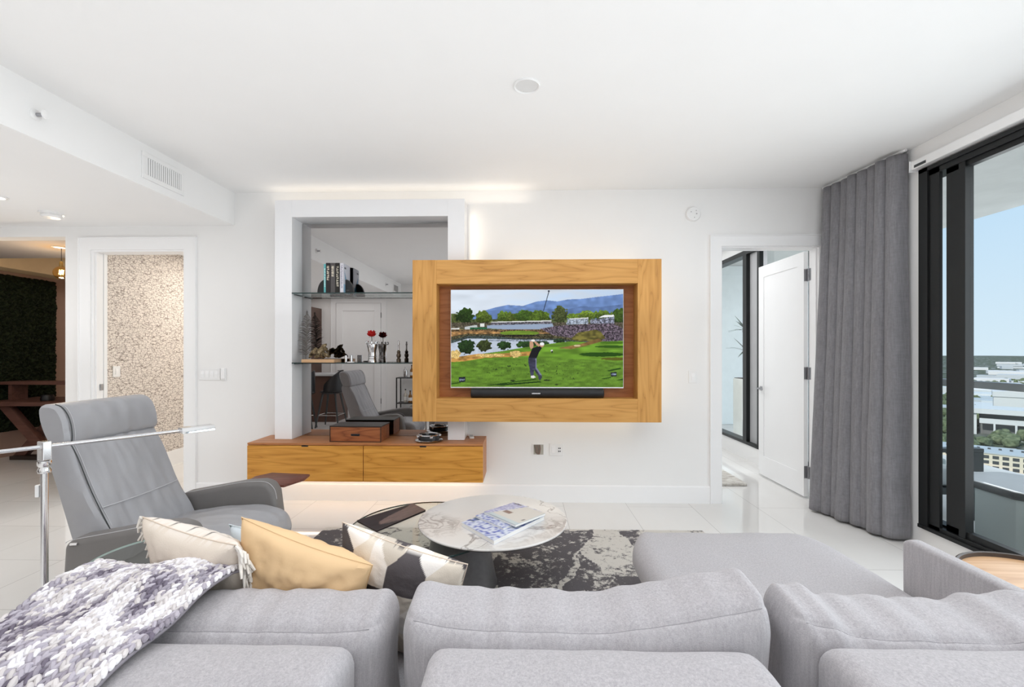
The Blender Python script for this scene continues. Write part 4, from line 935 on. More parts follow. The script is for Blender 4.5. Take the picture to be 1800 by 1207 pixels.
# ---- scatter pillows
def pillow(name, lb, loc, w, h, th, rot, mat, colour=None, seed=1, n=40, kpinch=.07, wig=.006):
    t = thing(name, lb, 'pillow', loc, 0, None, tuple(R(a) for a in rot)); m = MB(); cols = []
    for sg in (-1, 1):
        def f(u, v, sg=sg):
            a, b_ = u * 2 - 1, v * 2 - 1
            x = a * w / 2 * (1 - kpinch * (1 - b_ * b_)); z = b_ * h / 2 * (1 - kpinch * (1 - a * a))
            y = sg * th / 2 * ((1 - a * a) * (1 - b_ * b_)) ** .42
            edge = max(abs(a), abs(b_)); fold = wig * noise.fractal(Vector((a * 3 + seed, b_ * 3, sg)), 1, 2, 4) + wig * 1.2 * noise.noise(Vector((math.atan2(b_, a) * 5, edge, seed))) * edge ** 2 * (1 - edge ** 8)
            return (x, y + fold * sg * (1 - edge ** 6), z)
        if colour: cols += [tuple(colour(i / n, j / n, sg)) + (1,) for j in range(n + 1) for i in range(n + 1)]
        m.grid(n, n, f, True, sg > 0)
    if colour: m.col = cols
    o = obj('cover', m, mat, t)
    b_ = bmesh.new(); b_.from_mesh(o.data); bmesh.ops.remove_doubles(b_, verts=b_.verts[:], dist=.0008); b_.to_mesh(o.data); b_.free()
    def border(s):
        # the seam around the rim, s in 0..4
        k_ = int(s) % 4; f = s - int(s); a, b_ = [(f * 2 - 1, -1), (1, f * 2 - 1), (1 - f * 2, 1), (-1, 1 - f * 2)][k_]
        return Vector((a * w / 2 * (1 - kpinch * (1 - b_ * b_)), 0, b_ * h / 2 * (1 - kpinch * (1 - a * a))))
    obj('piping', MB().tube([border(i / 15) for i in range(60)], .0022, 5, True), mat if not colour else M['cream'], t)
    return t, border
def crm(u, v, sg):
    base = (.72, .64, .555) if sg < 0 else (.78, .72, .66)
    if sg > 0:
        z = (u * 11 + .25 * math.sin(v * 19)) % 1
        if z < .12 and int(u * 11 + .1) % 2: return (.05, .05, .055)
        if abs(math.sin(v * 60)) > .9: return (.66, .60, .54)
    return base
t1, bd = pillow('fringed_pillow', 'cream pillow with white tasselled ends and fine dark lines, leftmost on the sofa', (-1.075, 1.555, .66), .48, .47, .2, (24, 2, -22), M['print'], crm, 3, 60, .07, .012)
m = MB(); rr = random.Random(5)
for side in (0, 1):
    for i in range(34):
        p = bd(1 + (i + .5) / 34) if side == 0 else bd(3 + (i + .5) / 34); sgn = 1 if side == 0 else -1
        for j in range(2):
            L = rr.uniform(.045, .075) * (1 if side == 0 else .5); q = p + Vector((sgn * L * .6, -rr.uniform(.0, .045), -L * .4 + rr.uniform(-.012, .012)))
            m.tube([p, (p + q) / 2 + Vector((sgn * .008, rr.uniform(-.01, .01), .004)), q + Vector((0, 0, -.008))], [.0055, .006, .0035], 5)
o = obj('fringe', m, M['fringe'], t1); o['kind'] = 'stuff'
pillow('gold_pillow', 'shiny gold satin pillow between the fringed and the geometric pillow', (-.735, 1.50, .66), .46, .45, .2, (20, 16, -6), M['gold'], None, 9, 60, .08, .014)
def geo(u, v, sg):
    # rhombus and hexagon patches
    pal = [(.70, .63, .54), (.55, .49, .42), (.055, .05, .055), (.80, .76, .72), (.66, .56, .42), (.09, .08, .085), (.72, .66, .58)]
    if sg < 0: a = u * 3.3; b_ = v * 2.8
    else: a = u * 3.3 + .4; b_ = v * 2.8
    s = b_ * 1.0; r_ = int(math.floor(s)); aa = a + .5 * (r_ % 2); c = int(math.floor(aa)); fx = aa - c; fy = s - r_
    if fy > .5 + abs(fx - .5) * .9: k_ = 0
    elif fx < .5: k_ = 1
    else: k_ = 2
    return pal[(c * 3 + r_ * 5 + k_ * 2 + (c * r_) % 3) % 7]
pillow('geometric_pillow', 'pillow with grey, ivory and black geometric patches, rightmost on the sofa', (-.43, 1.555, .62), .46, .44, .17, (14, 12, -12), M['print'], geo, 14, 120)
pillow('pale_pillow', 'pale blue pillow whose corner shows behind the fringed pillow', (-.985, 1.775, .60), .34, .36, .12, (16, 4, -8), M['paleblue'], None, 17, 24)

# ---- chunky knitted throw over the left end
def throw():
    prof = [(1.51, .56), (1.46, .71), (1.40, .782), (1.32, .80), (1.24, .795), (1.17, .775), (1.12, .768), (1.03, .766), (.96, .753), (.905, .72), (.88, .62), (.87, .45)]
    pf = curve2(prof, 6); d = [0]
    for a, b_ in zip(pf, pf[1:]): d.append(d[-1] + math.hypot(a[0] - b_[0], a[1] - b_[1]))
    Lm = d[-1]; ya = [p[0] for p in pf]; za = [p[1] for p in pf]
    def surf(u, s):
        y = float(np.interp(s, d, ya)); z = float(np.interp(s, d, za))
        x = -1.27 + (u - .25) * .516 - .07 * (s - .3); out = max(0, -1.325 - x); z -= out * 2.4; x = max(x, -1.325) - out * .42
        z += .012 * math.sin(u * 9 + s * 4) + .014 * noise.noise(Vector((u * 4, s * 5, 2)))
        return Vector((x, y, z + .006))
    sheet = MB().grid(50, 90, lambda u, v: surf(u, v * Lm), True, True)
    NC, NRW = 27, 66; st = MB(); C = []
    ring, seg = 5, 7
    for c in range(NC):
        for r_ in range(NRW):
            for lobe in (-1, 1):
                rr_ = random.Random(c * 9901 + r_ * 37 + lobe); u = (c + .5 + lobe * .24 + rr_.uniform(-.07, .07)) / NC; s_ = (r_ + .5 + rr_.uniform(-.12, .12)) / NRW * Lm
                p = surf(u, s_); du = (surf(u + .01, s_) - p).normalized(); dv = (surf(u, s_ + .01) - p).normalized(); n_ = dv.cross(du).normalized()
                if n_.dot(Vector((0, -.3, 1))) < 0: n_ = -n_
                a = lobe * R(rr_.uniform(18, 42)); t_ = (dv * math.cos(a) + du * math.sin(a)).normalized(); w_ = n_.cross(t_).normalized()
                L, Wd, Hh = rr_.uniform(.0125, .0165), rr_.uniform(.0058, .0080), rr_.uniform(.006, .009); p = p + n_ * rr_.uniform(.002, .007); vs = []; fs = []
                for k_ in range(ring + 1):
                    th = PI * k_ / ring; z_ = -math.cos(th) * L; q = math.sin(th) ** .8
                    for m_ in range(seg):
                        ph = 2 * PI * m_ / seg; vs.append(p + t_ * z_ + w_ * (math.cos(ph) * Wd * q) + n_ * (math.sin(ph) * Hh * q + .003 * math.sin(th)))
                for k_ in range(ring):
                    for m_ in range(seg): fs.append((k_ * seg + m_, k_ * seg + (m_ + 1) % seg, (k_ + 1) * seg + (m_ + 1) % seg, (k_ + 1) * seg + m_))
                st.add(vs, fs, True)
                t = .95 * noise.noise(Vector((c * .31, r_ * .10, 4))) + rr_.uniform(-.36, .36) + .06
                if t > .2: cc = (.76, .74, .765)
                elif t > -.03: cc = (.60, .565, .565)
                elif t > -.2: cc = (.43, .40, .455)
                elif t > -.42: cc = (.31, .285, .33)
                else: cc = (.16, .14, .18)
                k0 = rr_.uniform(.9, 1.06); C += [tuple(x * k0 for x in cc) + (1,)] * len(vs)
    st.col = C; return sheet, st
sheet, st = throw()
t = thing('knitted_throw', 'chunky lilac, white and grey knitted throw over the left end of the sofa', 'throw', (-1.2, 1.2, .76))
o = obj('backing', sheet, plain('yarn_ground', (.26, .24, .27, 1), .95), t, True); sd = o.modifiers.new('thick', 'SOLIDIFY'); sd.thickness = .008; sd.offset = -1
o = obj('stitches', st, M['yarn'], t, True); o['kind'] = 'stuff'

# ================================================================== RECLINER
t = thing('recliner_chair', 'grey leather recliner with headrest, facing the sofa side of the room', 'armchair', (-1.9, 2.52, 0))
LE, LD = M['leather'], M['leather_d']
def prof_slab(pts_f, pts_b, y0, y1, n=18, round_=.03, puff=.0, seed=0, wig=.004):
    # closed cushion between a front line and a back line in the xz plane, rounded at both sides
    m = MB(); k_ = len(pts_f); loop = [Vector(p) for p in pts_f] + [Vector(p) for p in pts_b[::-1]]; L = len(loop); orient = sum(a.x * b_.y - b_.x * a.y for a, b_ in zip(loop, loop[1:] + loop[:1])); vs = []; rows = []
    for j in range(n + 1):
        a = -1 + 2 * j / n; yb = (abs(a)); e = max(0, (abs(a) * (y1 - y0) / 2 - ((y1 - y0) / 2 - round_)) / round_); sh = 1 - (1 - math.sqrt(max(0, 1 - e * e))) if e > 0 else 1
        row = []
        for i, p in enumerate(loop):
            nxt = loop[(i + 1) % L]; prv = loop[i - 1]; tt = (nxt - prv).normalized(); nn = Vector((tt.y, -tt.x)) * (1 if orient > 0 else -1)
            ins = round_ * (1 - sh); q = p - nn * ins
            if i < k_: q += nn * (puff * (1 - a * a) * math.sin(PI * min(1, (i + .5) / k_)) + wig * noise.fractal(Vector((p.x * 6 + seed, a * 5, p.y * 6)), 1, 2, 3) + wig * .9 * noise.noise(Vector((a * 9 + 2.5 * p.y, p.y * 2.2, seed))) * (1 - abs(a)))
            row.append(len(vs)); vs.append((q.x, (y0 + y1) / 2 + a * (y1 - y0) / 2, q.y))
        rows.append(row)
    fs = [(rows[j][i], rows[j][(i + 1) % L], rows[j + 1][(i + 1) % L], rows[j + 1][i]) for j in range(n) for i in range(L)]
    for r_ in (rows[0], rows[-1]): fs += [(r_[i], r_[i + 1], r_[L - 2 - i], r_[L - 1 - i]) for i in range(k_ - 1)]
    b_ = bmesh.new(); bv = [b_.verts.new(v) for v in vs]
    for f in fs: b_.faces.new([bv[i] for i in f])
    bmesh.ops.recalc_face_normals(b_, faces=b_.faces[:]); return m.bm(b_, True)
def lerp2(a, b_, n): return [(a[0] + (b_[0] - a[0]) * i / n, a[1] + (b_[1] - a[1]) * i / n) for i in range(n + 1)]
YA, YB = 2.235, 2.80
front = curve2([(-2.02, .42), (-2.08, .52), (-2.19, .73), (-2.27, .92), (-2.315, 1.0)], 6); back = curve2([(-2.24, .40), (-2.28, .50), (-2.36, .76), (-2.42, .95), (-2.405, 1.005)], 6)
obj('backrest', prof_slab(front, back, YA, YB, 44, .016, .022, 3, .009), LE, t, True)
hf = curve2([(-2.325, .985), (-2.295, 1.0), (-2.295, 1.06), (-2.312, 1.125), (-2.345, 1.172), (-2.385, 1.188)], 6); hb = curve2([(-2.37, .985), (-2.40, 1.0), (-2.43, 1.06), (-2.447, 1.12), (-2.448, 1.172), (-2.42, 1.19)], 6)
obj('headrest', prof_slab(hf, hb, YA - .005, YB + .005, 36, .014, .010, 8, .006), LE, t, True)
sf = curve2([(-2.10, .47), (-1.95, .49), (-1.72, .515), (-1.55, .51), (-1.45, .465), (-1.42, .38), (-1.46, .30)], 6); sb = curve2([(-2.10, .33), (-1.95, .31), (-1.72, .30), (-1.60, .295), (-1.55, .29), (-1.52, .29), (-1.49, .29)], 6)
obj('seat', prof_slab(sf, sb, YA + .01, YB - .01, 30, .05, .018, 12, .008), LE, t, True)
def arm(y0, y1, inner):
    pr = [(-2.19, .30), (-2.175, .545), (-2.14, .565), (-1.95, .60), (-1.78, .632), (-1.66, .64), (-1.60, .625), (-1.565, .57), (-1.545, .42), (-1.56, .30), (-1.62, .24), (-2.1, .24)]
    m = MB().prism(pr, y0, y1, 'y', .028, 4); o = obj('armrest', m, LD, t, True)
    tp = [(-2.165, .558), (-2.13, .574), (-1.95, .609), (-1.78, .641), (-1.66, .650), (-1.60, .640), (-1.56, .60), (-1.545, .54)]
    q = [(x, (y0 + .006), z - .006) for x, z in curve2(tp, 5)]; obj('seam', MB().tube(q, .0016, 5), M['thread'], o)
    s_ = bpy.data.objects[o.children[0].name]; s_.location = -Vector((-1.9, 2.52, 0))
arm(2.095, 2.225, 1); arm(2.81, 2.93, -1)
# seams of the back and headrest
def fl(pts, off=.002): return pts
for nm, pr, ya in (('seam', front, YA + .022), ('seam', hf, YA + .018)):
    m = MB()
    pts = [Vector((p[0] + .004, ya, p[1] + .003)) for p in pr[1:-1]]
    m.tube(pts, .0025, 5); obj(nm, m, M['darkmetal'], t, True)
    obj('stitching', MB().tube([p + Vector((.002, .014, .002)) for p in pts], .0015, 5), M['thread'], t, True)
i = 10; x0, z0 = front[i]
obj('seam', MB().tube([(x0 + .022 * (1 - (2 * a - 1) ** 2) + .006, YA + .02 + (YB - YA - .04) * a, z0 + .006) for a in np.linspace(0.02, .98, 14)], .0028, 5), M['thread'], t, True)
obj('column', MB().lathe([(0, .03), (.05, .03), (.05, .29), (0, .29)], (.05, 0, 0), 24), M['chrome'], t); obj('base_disc', MB().lathe([(0, 0), (.33, 0), (.335, .008), (.32, .018), (.08, .03), (0, .03)], (.05, 0, 0), 56), M['chrome'], t)
obj('lever', MB().tube([(-2.10, 2.092, .552), (-2.13, 2.088, .552)], .006, 8), M['chrome'], t, True)

# walnut swivel table behind the chair
t = thing('walnut_side_table', 'small walnut side table whose top shows behind the recliner armrest', 'side table', (-1.72, 3.36, 0))
obj('top', MB().prism([(-.30, -.14), (.02, -.17), (.085, .0), (.07, .12), (-.25, .16), (-.32, .05)], .492, .51, 'z', .004, 2), M['walnut'], t)
obj('stem', MB().tube([(-.24, .05, .015), (-.24, .05, .492)], .018, 14), M['darkmetal'], t); obj('foot', MB().lathe([(0, 0), (.15, 0), (.15, .010), (.03, .018), (0, .018)], (-.24, .05, 0), 40), M['darkmetal'], t)

# ================================================================== FLOOR LAMP
LXp, LYp = -1.577, 1.46
t = thing('floor_lamp', 'slim chrome reading lamp with a long horizontal arm in front of the recliner', 'lamp', (LXp, LYp, 0))
obj('pole', MB().tube([(0, 0, .02), (0, 0, 1.07)], .0100, 18), M['chrome'], t); obj('base', MB().lathe([(0, 0), (.12, 0), (.12, .016), (.02, .022), (0, .022)], (0, 0, 0), 48), M['chrome'], t)
obj('collar', MB().lathe([(0, 1.06), (.016, 1.06), (.018, 1.07), (.014, 1.08), (.018, 1.087), (.018, 1.1), (0, 1.102)], (0, 0, 0), 24), M['chrome'], t)
ad_ = Vector((.319, .43, .0)).normalized(); Z0 = 1.146
obj('joint', MB().box(-.018, .018, -.012, .012, Z0 - .045, Z0 + .018, .003, 2, Matrix.Rotation(R(-20), 4, 'Z')), M['chrome'], t)
a0 = Vector((0, 0, Z0)) - ad_ * .21; a1 = Vector((0, 0, Z0)) + ad_ * .375
obj('arm', MB().tube([a0, a1], .0065, 12), M['silver'], t)
bq = (ad_).to_track_quat('X', 'Z').to_matrix().to_4x4()
hd = obj('head', MB().prism([(-.03, -.010), (.03, -.010), (.022, .012), (-.022, .012)], 0, .115, 'x', .003, 2, Matrix.Translation(a1) @ bq), M['chrome'], t)
obj('knob', MB().tube([a0 - ad_ * .03, a0], .013, 14), M['chrome'], t); obj('switch', MB().box(-.026, -.012, -.008, .008, .98, 1.02, .002, 1), M['white'], t)

# glass end table between recliner and sofa
t = thing('glass_end_table', 'round clear glass end table between the recliner and the left end of the sofa', 'side table', (-1.50, 1.84, 0))
obj('glass_top', MB().lathe([(0, .61), (.238, .61), (.24, .614), (.238, .62), (0, .62)], (0, 0, 0), 72, None, False), M['smoke'], t)
obj('glass_edge', MB().lathe([(.2405, .611), (.242, .615), (.2405, .619), (.2405, .611)], (0, 0, 0), 72), plain('pale_green_glass_edge', (.52, .62, .58, 1), .15), t)
obj('stem', MB().tube([(0, 0, .012), (0, 0, .61)], .015, 16), M['chrome'], t); obj('foot', MB().lathe([(0, 0), (.06, 0), (.06, .012), (0, .02)], (0, 0, 0), 48), M['chrome'], t)

# round wooden tray table right of the sofa arm
t = thing('wood_tray_table', 'round pale wood tray table with a dark raised rim beside the sofa arm', 'side table', (2.16, 1.93, 0))
obj('tray', MB().lathe([(0, .485), (.262, .485), (.262, .497), (0, .497)], (0, 0, 0), 64), M['lightwood'], t); obj('rim', MB().lathe([(.262, .485), (.274, .485), (.276, .515), (.270, .518), (.262, .515), (.262, .485)], (0, 0, 0), 72), M['darkrim'], t)
for i in range(3):
    a = i * 2 * PI / 3 + .3; obj('leg', MB().tube([(.10 * math.cos(a), .10 * math.sin(a), .485), (.22 * math.cos(a), .22 * math.sin(a), 0.002)], .012, 10), M['darkrim'], t)

# ================================================================== OFFICE BEYOND THE OPENING
def mossgrid(nu, nv, y0, y1, z0, z1, x):
    m = MB(); C = []; rr = random.Random(2)
    for j in range(nv + 1):
        for i in range(nu + 1):
            u, v = i / nu, j / nv; e = min(u, 1 - u, v, 1 - v); k_ = min(1, e * 30)
            d = .05 * k_ + .035 * rr.random() * k_ + .02 * noise.noise(Vector((u * 30, v * 30, 1)))
            jx = .012 * (rr.random() - .5) * (3 if k_ < 1 else 1)
            m.v.append((x + max(0, d), y0 + (y1 - y0) * u + jx, z0 + (z1 - z0) * v + .012 * (rr.random() - .5)))
            g = rr.random() ** 2; C.append((.006 + .02 * g, .010 + .026 * g, .006 + .010 * g, 1))
    for j in range(nv):
        for i in range(nu):
            a = j * (nu + 1) + i; m.f.append((a, a + 1, a + nu + 2, a + nu + 1)); m.sm.append(False)
    m.col = C; return m
OXL = -7.15
struct('wall_office_left', B(OXL - .1, OXL, WB, 9.4, 0, 3.1), plain('office_left_paint', S(168, 140, 126), .8))
t = thing('moss_panel', 'large dark green moss panel covering the office side wall', 'wall panel', (OXL, 5.9, .3))
obj('foliage', mossgrid(100, 120, 4.75, 6.77, .35, 2.515, OXL + .012), M['moss'], t, True); obj('backing', B(OXL + .001, OXL + .012, 4.75, 6.76, .35, 2.51), M['black'], t, True)
struct('trim_1', B(OXL, -6.8, 5.725, 9.4, 2.56, 3.05), plain('beam_lit_cream', S(226, 200, 158), .8))  # cream wall with the bulb's yellow light put into its colour
t = thing('desk', 'two-tier reddish wood desk with crossed slab legs in the office', 'desk', (-6.0, 6.0, 0))
obj('top', B(-7.05, -4.72, 5.75, 6.45, .745, .80, .003, 1), M['desk'], t, True); obj('riser_shelf', B(-7.05, -4.72, 5.93, 6.2, 1.01, 1.05, .003, 1), M['desk'], t, True)
for x in (-6.95, -4.85): obj('riser_post', B(x, x + .05, 5.97, 6.17, .80, 1.01), M['desk'], t, True)
for s, x in ((1, -6.55), (-1, -5.0)):
    for k_ in (-1, 1):
        a = .34 * k_; m = MB().prism([(x - a - .08, 0), (x - a + .08, 0), (x + a + .08, .745), (x + a - .08, .745)], 5.93 + .08 * k_, 6.01 + .08 * k_, 'y', .003, 1); obj('leg', m, M['desk'], t, True)
obj('foot_rail', B(-6.9, -4.75, 5.94, 6.06, 0.001, .05), M['darkwood'], t, True)
t = thing('desk_speaker', 'small round black object standing on the left of the office desk', 'speaker', (-6.35, 5.92, .801))
obj('body', MB().lathe([(0, 0), (.07, 0), (.075, .03), (.06, .075), (0, .085)], (0, 0, 0), 28), M['black'], t)
tag(obj('notebook', B(-5.45, -5.15, 5.85, 5.98, .8005, .812, .002, 1), M['darkrim']), 'thin dark notebook on the right half of the office desk', 'notebook')
tag(obj('white_cable', MB().tube([(-5.0, 5.85, .81), (-5.3, 5.80, .812), (-5.62, 5.74, .812), (-5.70, 5.72, .76), (-5.72, 5.71, .6), (-5.70, 5.70, .45), (-5.66, 5.69, .3), (-5.64, 5.68, .2), (-5.69, 5.66, .1), (-5.66, 5.64, .02), (-5.6, 5.6, .006)], .006, 8), M['cable']), 'white cable hanging over the front edge of the office desk', 'cable')
tag(obj('white_cable', MB().tube([(-4.78, 5.98, 1.058), (-5.0, 5.925, 1.0), (-5.18, 5.9, .86), (-5.26, 5.74, .78), (-5.28, 5.72, .6)], .006, 8), M['cable']), 'white cable running from the desk riser down behind the recliner headrest', 'cable')
t = thing('pendant_bulb', 'glowing amber globe bulb hanging in the office doorway', 'bulb', (-5.36, 5.15, 2.37))
obj('globe', MB().lathe([(0.0, -.075)] + [(.075 * math.cos(a), .075 * math.sin(a)) for a in np.linspace(-1.5, 1.3, 20)] + [(.018, .085)], (0, 0, 0), 32), M['bulb'], t)
obj('filament', MB().tube([(-.025, 0, -.02), (-.02, 0, .03), (-.007, 0, -.02), (.006, 0, .03), (.018, 0, -.02), (.024, 0, .03)], .007, 6), M['filament'], t)
obj('socket', MB().lathe([(0, .07), (.02, .07), (.02, .12), (.012, .13), (0, .13)], (0, 0, 0), 20), plain('brass_socket', (.5, .36, .14, 1), .3, 1), t); obj('cord', MB().tube([(0, 0, .13), (0, 0, .29)], .003, 6), M['black'], t)
lamp('office_lamp', 'POINT', (-5.36, 5.15, 2.20), (0, 0, 0), 14, (1, .80, .55), .08)
lamp('office_fill', 'AREA', (-5.9, 7.6, 3.0), (0, 0, 0), 12, (1, .90, .8), 1.2, 1.2)
lamp('bathroom_light', 'AREA', (-3.5, 6.0, 2.70), (0, 0, 0), 30, (1, .92, .82), .9, .9)

# ================================================================== BEHIND THE CAMERA (SEEN IN THE MIRROR)
t = thing('kitchen_island', 'dark wood kitchen island with pale top, seen in the mirror behind the bar stools', 'kitchen island', (-5.0, -.4, 0))
obj('body', B(-5.7, -3.87, -1.15, -.5, 0, .95), plain('island_brown', S(84, 58, 48), .4), t, True); obj('worktop', B(-5.75, -3.82, -1.18, -.42, .95, .99, .003, 1), M['stone_top'], t, True)
t = thing('tall_cabinet', 'tall dark wood kitchen cabinet left of the entrance door in the mirror', 'cabinet', (-5.2, -1.5, 0))
obj('body', B(-5.9, -4.72, RY + .001, -1.2, .0, 2.45), plain('cabinet_brown', S(92, 68, 58), .45), t, True); obj('door', B(-5.3, -4.73, -1.2, -1.18, .6, 2.0, .003, 1), plain('cabinet_glass_front', S(150, 140, 134), .3), t, True); obj('door', B(-5.3, -4.73, -1.2, -1.18, 2.02, 2.43, .003, 1), M['darkwood'], t, True)
def stool(lb, loc, rz):
    t = thing('bar_stool', lb, 'bar stool', loc, rz, 'bar stools at the island')
    m = MB()
    def sh(u, v):
        a = (u - .5) * 2 * 1.9; r_ = .22 - .03 * v; zz_ = .66 + v * (.42 * max(0, math.cos(a * .62)) ** 1.2) + .02
        return (-math.cos(a) * r_ * (1 + .12 * v), math.sin(a) * r_, zz_)
    m.grid(28, 10, sh); o = obj('shell_back', m, M['black'], t); sd = o.modifiers.new('thick', 'SOLIDIFY'); sd.thickness = .012
    obj('seat', MB().lathe([(0, .64), (.17, .64), (.215, .67), (.20, .69), (0, .68)], (0, 0, 0), 36), M['black'], t)
    for sx_ in (-1, 1):
        for sy_ in (-1, 1): obj('leg', MB().tube([(sx_ * .12, sy_ * .12, .645), (sx_ * .22, sy_ * .22, .002)], [.022, .014], 8), M['darkmetal'], t)
    P = [(.19, .19), (-.19, .19), (-.19, -.19), (.19, -.19)]
    obj('foot_ring', MB().tube([(x, y, .24) for x, y in P], .008, 8, True), M['chrome'], t)
    return t
s1 = stool('black shell bar stool nearer the recliner in the mirror', (-3.72, .05, 0), 180); copy_thing(s1, (-4.12, .42, 0), 165, 'black shell bar stool half cut off by the white post in the mirror')
t = thing('bar_cart', 'black metal bar cart against the rear wall in the mirror', 'bar cart', (-2.5, -1.5, 0))
for x in (-2.84, -2.24):
    for y in (-1.68, -1.34): obj('post', B(x - .012, x + .012, y - .012, y + .012, 0, .87), M['black'], t, True)
for z in (.85, .28): obj('shelf', B(-2.85, -2.23, -1.69, -1.33, z, z + .02), M['black'], t, True)
def bottle(lb, x, y, z, h, r, mk):
    t = thing('liquor_bottle', lb, 'bottle', (x, y, z), 0, 'bottles on the bar cart')
    obj('body', MB().lathe([(0, 0), (r, 0), (r, h * .55), (r * .9, h * .62), (r * .35, h * .72), (r * .35, h * .92), (0, h * .92)], (0, 0, 0), 24), mk, t); obj('cap', MB().lathe([(0, h * .92), (r * .42, h * .92), (r * .42, h), (0, h)], (0, 0, 0), 16), M['black'], t)
    obj('paper_label', MB().lathe([(r * 1.01, h * .15), (r * 1.01, h * .42)], (0, 0, 0), 24), M['paper'], t)
bk = plain('amber_spirit', (.22, .10, .03, 1), .1); cl_ = plain('pale_spirit', (.55, .52, .46, 1), .08)
bottle('pale spirit bottle with white label low on the cart', -2.68, -1.5, .3, .30, .042, cl_); bottle('amber bottle with white label low on the cart', -2.56, -1.45, .3, .27, .042, bk); bottle('tall amber bottle standing on top of the cart', -2.54, -1.5, .87, .28, .036, bk)
tag(obj('cocktail_shaker', MB().lathe([(0, 0), (.04, 0), (.048, .14), (.04, .17), (.022, .2), (.022, .23), (0, .23)], (-2.68, -1.5, .87), 28), M['silver']), 'silver cocktail shaker on top of the bar cart in the mirror', 'shaker')

# ================================================================== BEDROOM
tag(obj('bedroom_rug', B(.6, 2.42, 4.98, 7.2, 0, .03, .01, 2), M['rug2']), 'shaggy ivory rug just inside the bedroom', 'rug')
t = thing('bed_bench', 'dark upholstered bench corner at the left edge of the bedroom doorway', 'bench', (2.1, 6.6, 0))
obj('cushion', MB().soft(1.2, .5, .14, .04, (12, 6, 5), None, Matrix.Translation((2.05, 6.75, .23))), M['curtain'], t, True)
for x in (1.6, 2.5): obj('leg', B(x, x + .04, 6.7, 6.8, .031 if x < 2.4 else 0, .165), M['black'], t, True)

# ================================================================== BALCONY
struct('balcony_floor', B(RX + .151, 5.95, -3, 9.6, -.25, -.005), M['concrete'])
struct('balcony_ceiling', B(RX + .151, 5.85, -3, 9.6, 3.17, 3.4), M['concrete'])
tag(obj('privacy_screen', B(RX + .16, 5.78, 9.2, 9.26, 0, 3.16), plain('frosted_white_glass', (.74, .80, .82, 1), .35)), 'tall frosted white screen across the balcony beyond the potted plant', 'screen')
t = thing('balcony_railing', 'grey metal balcony railing with clear glass panels', 'railing', (5.85, 3, 0))
obj('top_rail', B(5.8, 5.92, -3, 9.6, .985, 1.075, .01, 2), plain('railing_grey', (.13, .14, .145, 1), .4), t, True)
for i in range(7):
    y = -2.9 + i * 2.05; obj('post', B(5.85, 5.89, y, y + .04, 0, .985), M['darkmetal'], t, True)
    if i < 6: obj('glass_panel', B(5.865, 5.875, y + .05, y + 2.04, .06, .97), M['balglass'], t, True)
t = thing('fire_table', 'grey chamfered outdoor box table with a pale top right outside the balcony door', 'table', (3.7, 3.1, 0))
foot = [(3.42, 3.55), (3.42, 3.26), (3.47, 3.18), (3.49, 2.45), (4.02, 2.45), (4.02, 3.62), (3.88, 3.80), (3.66, 3.80)]
cx_, cy_ = 3.72, 3.1
obj('body', MB().prism([(cx_ + (x - cx_) * .97, cy_ + (y - cy_) * .98) for x, y in foot], 0, .425, 'z', .004, 1), M['outcover'], t, True)
obj('top_band', MB().prism(foot, .425, .472, 'z', .003, 1), M['darkmetal'], t, True); obj('top', MB().prism([(cx_ + (x - cx_) * .995, cy_ + (y - cy_) * .995) for x, y in foot], .472, .48, 'z', .002, 1), M['stone_top'], t, True)
t = thing('outdoor_armchair', 'dark framed outdoor armchair with grey cushions on the balcony', 'armchair', (3.67, 4.35, 0))
DM = M['darkmetal']
for y in (4.02, 4.72):
    obj('arm', B(3.29, 3.97, y, y + .075, .585, .62, .004, 1), DM, t, True); obj('leg', B(3.86, 3.965, y + .002, y + .073, 0, .585), DM, t, True); obj('leg', B(3.30, 3.37, y + .002, y + .073, 0, .585), DM, t, True)
obj('seat_frame', B(3.30, 3.96, 4.095, 4.72, .20, .26), DM, t, True)
obj('seat_cushion', MB().soft(.62, .60, .15, .05, (10, 10, 5), None, Matrix.Translation((3.64, 4.408, .336))), M['outcushion'], t, True)
obj('back_cushion', MB().soft(.16, .60, .40, .06, (6, 10, 8), None, Matrix.Translation((3.41, 4.408, .60)) @ Matrix.Rotation(R(-8), 4, 'Y')), M['outcushion'], t, True)
tag(obj('round_cushion', MB().soft(.42, .14, .36, .065, (10, 6, 10), None, Matrix.Translation((4.15, 4.98, .52))), M['outcushion']), 'pale grey cushion edge behind the outdoor armchair', 'cushion')
tag(obj('patio_ottoman', MB().box(3.82, 4.42, 4.86, 5.3, 0, .335, .02, 2), M['outcover']), 'low grey ottoman behind the outdoor armchair', 'ottoman')
t = thing('potted_dracaena', 'tall white planter with a spiky dracaena outside the bedroom window', 'plant', (3.60, 7.4, 0))
obj('pot', MB().prism([(-.16, -.16), (.16, -.16), (.16, .16), (-.16, .16)], 0, 1.02, 'z', .01, 2), M['planter'], t); obj('soil', MB().box(-.145, .145, -.145, .145, 1.0205, 1.03), M['moss_soil'], t)
obj('trunk', MB().tube([(0, 0, 1.02), (.01, 0, 1.3), (-.01, .01, 1.55), (.0, 0, 1.75)], [.022, .018, .016, .012], 8), M['darkrim'], t)
rr = random.Random(8)
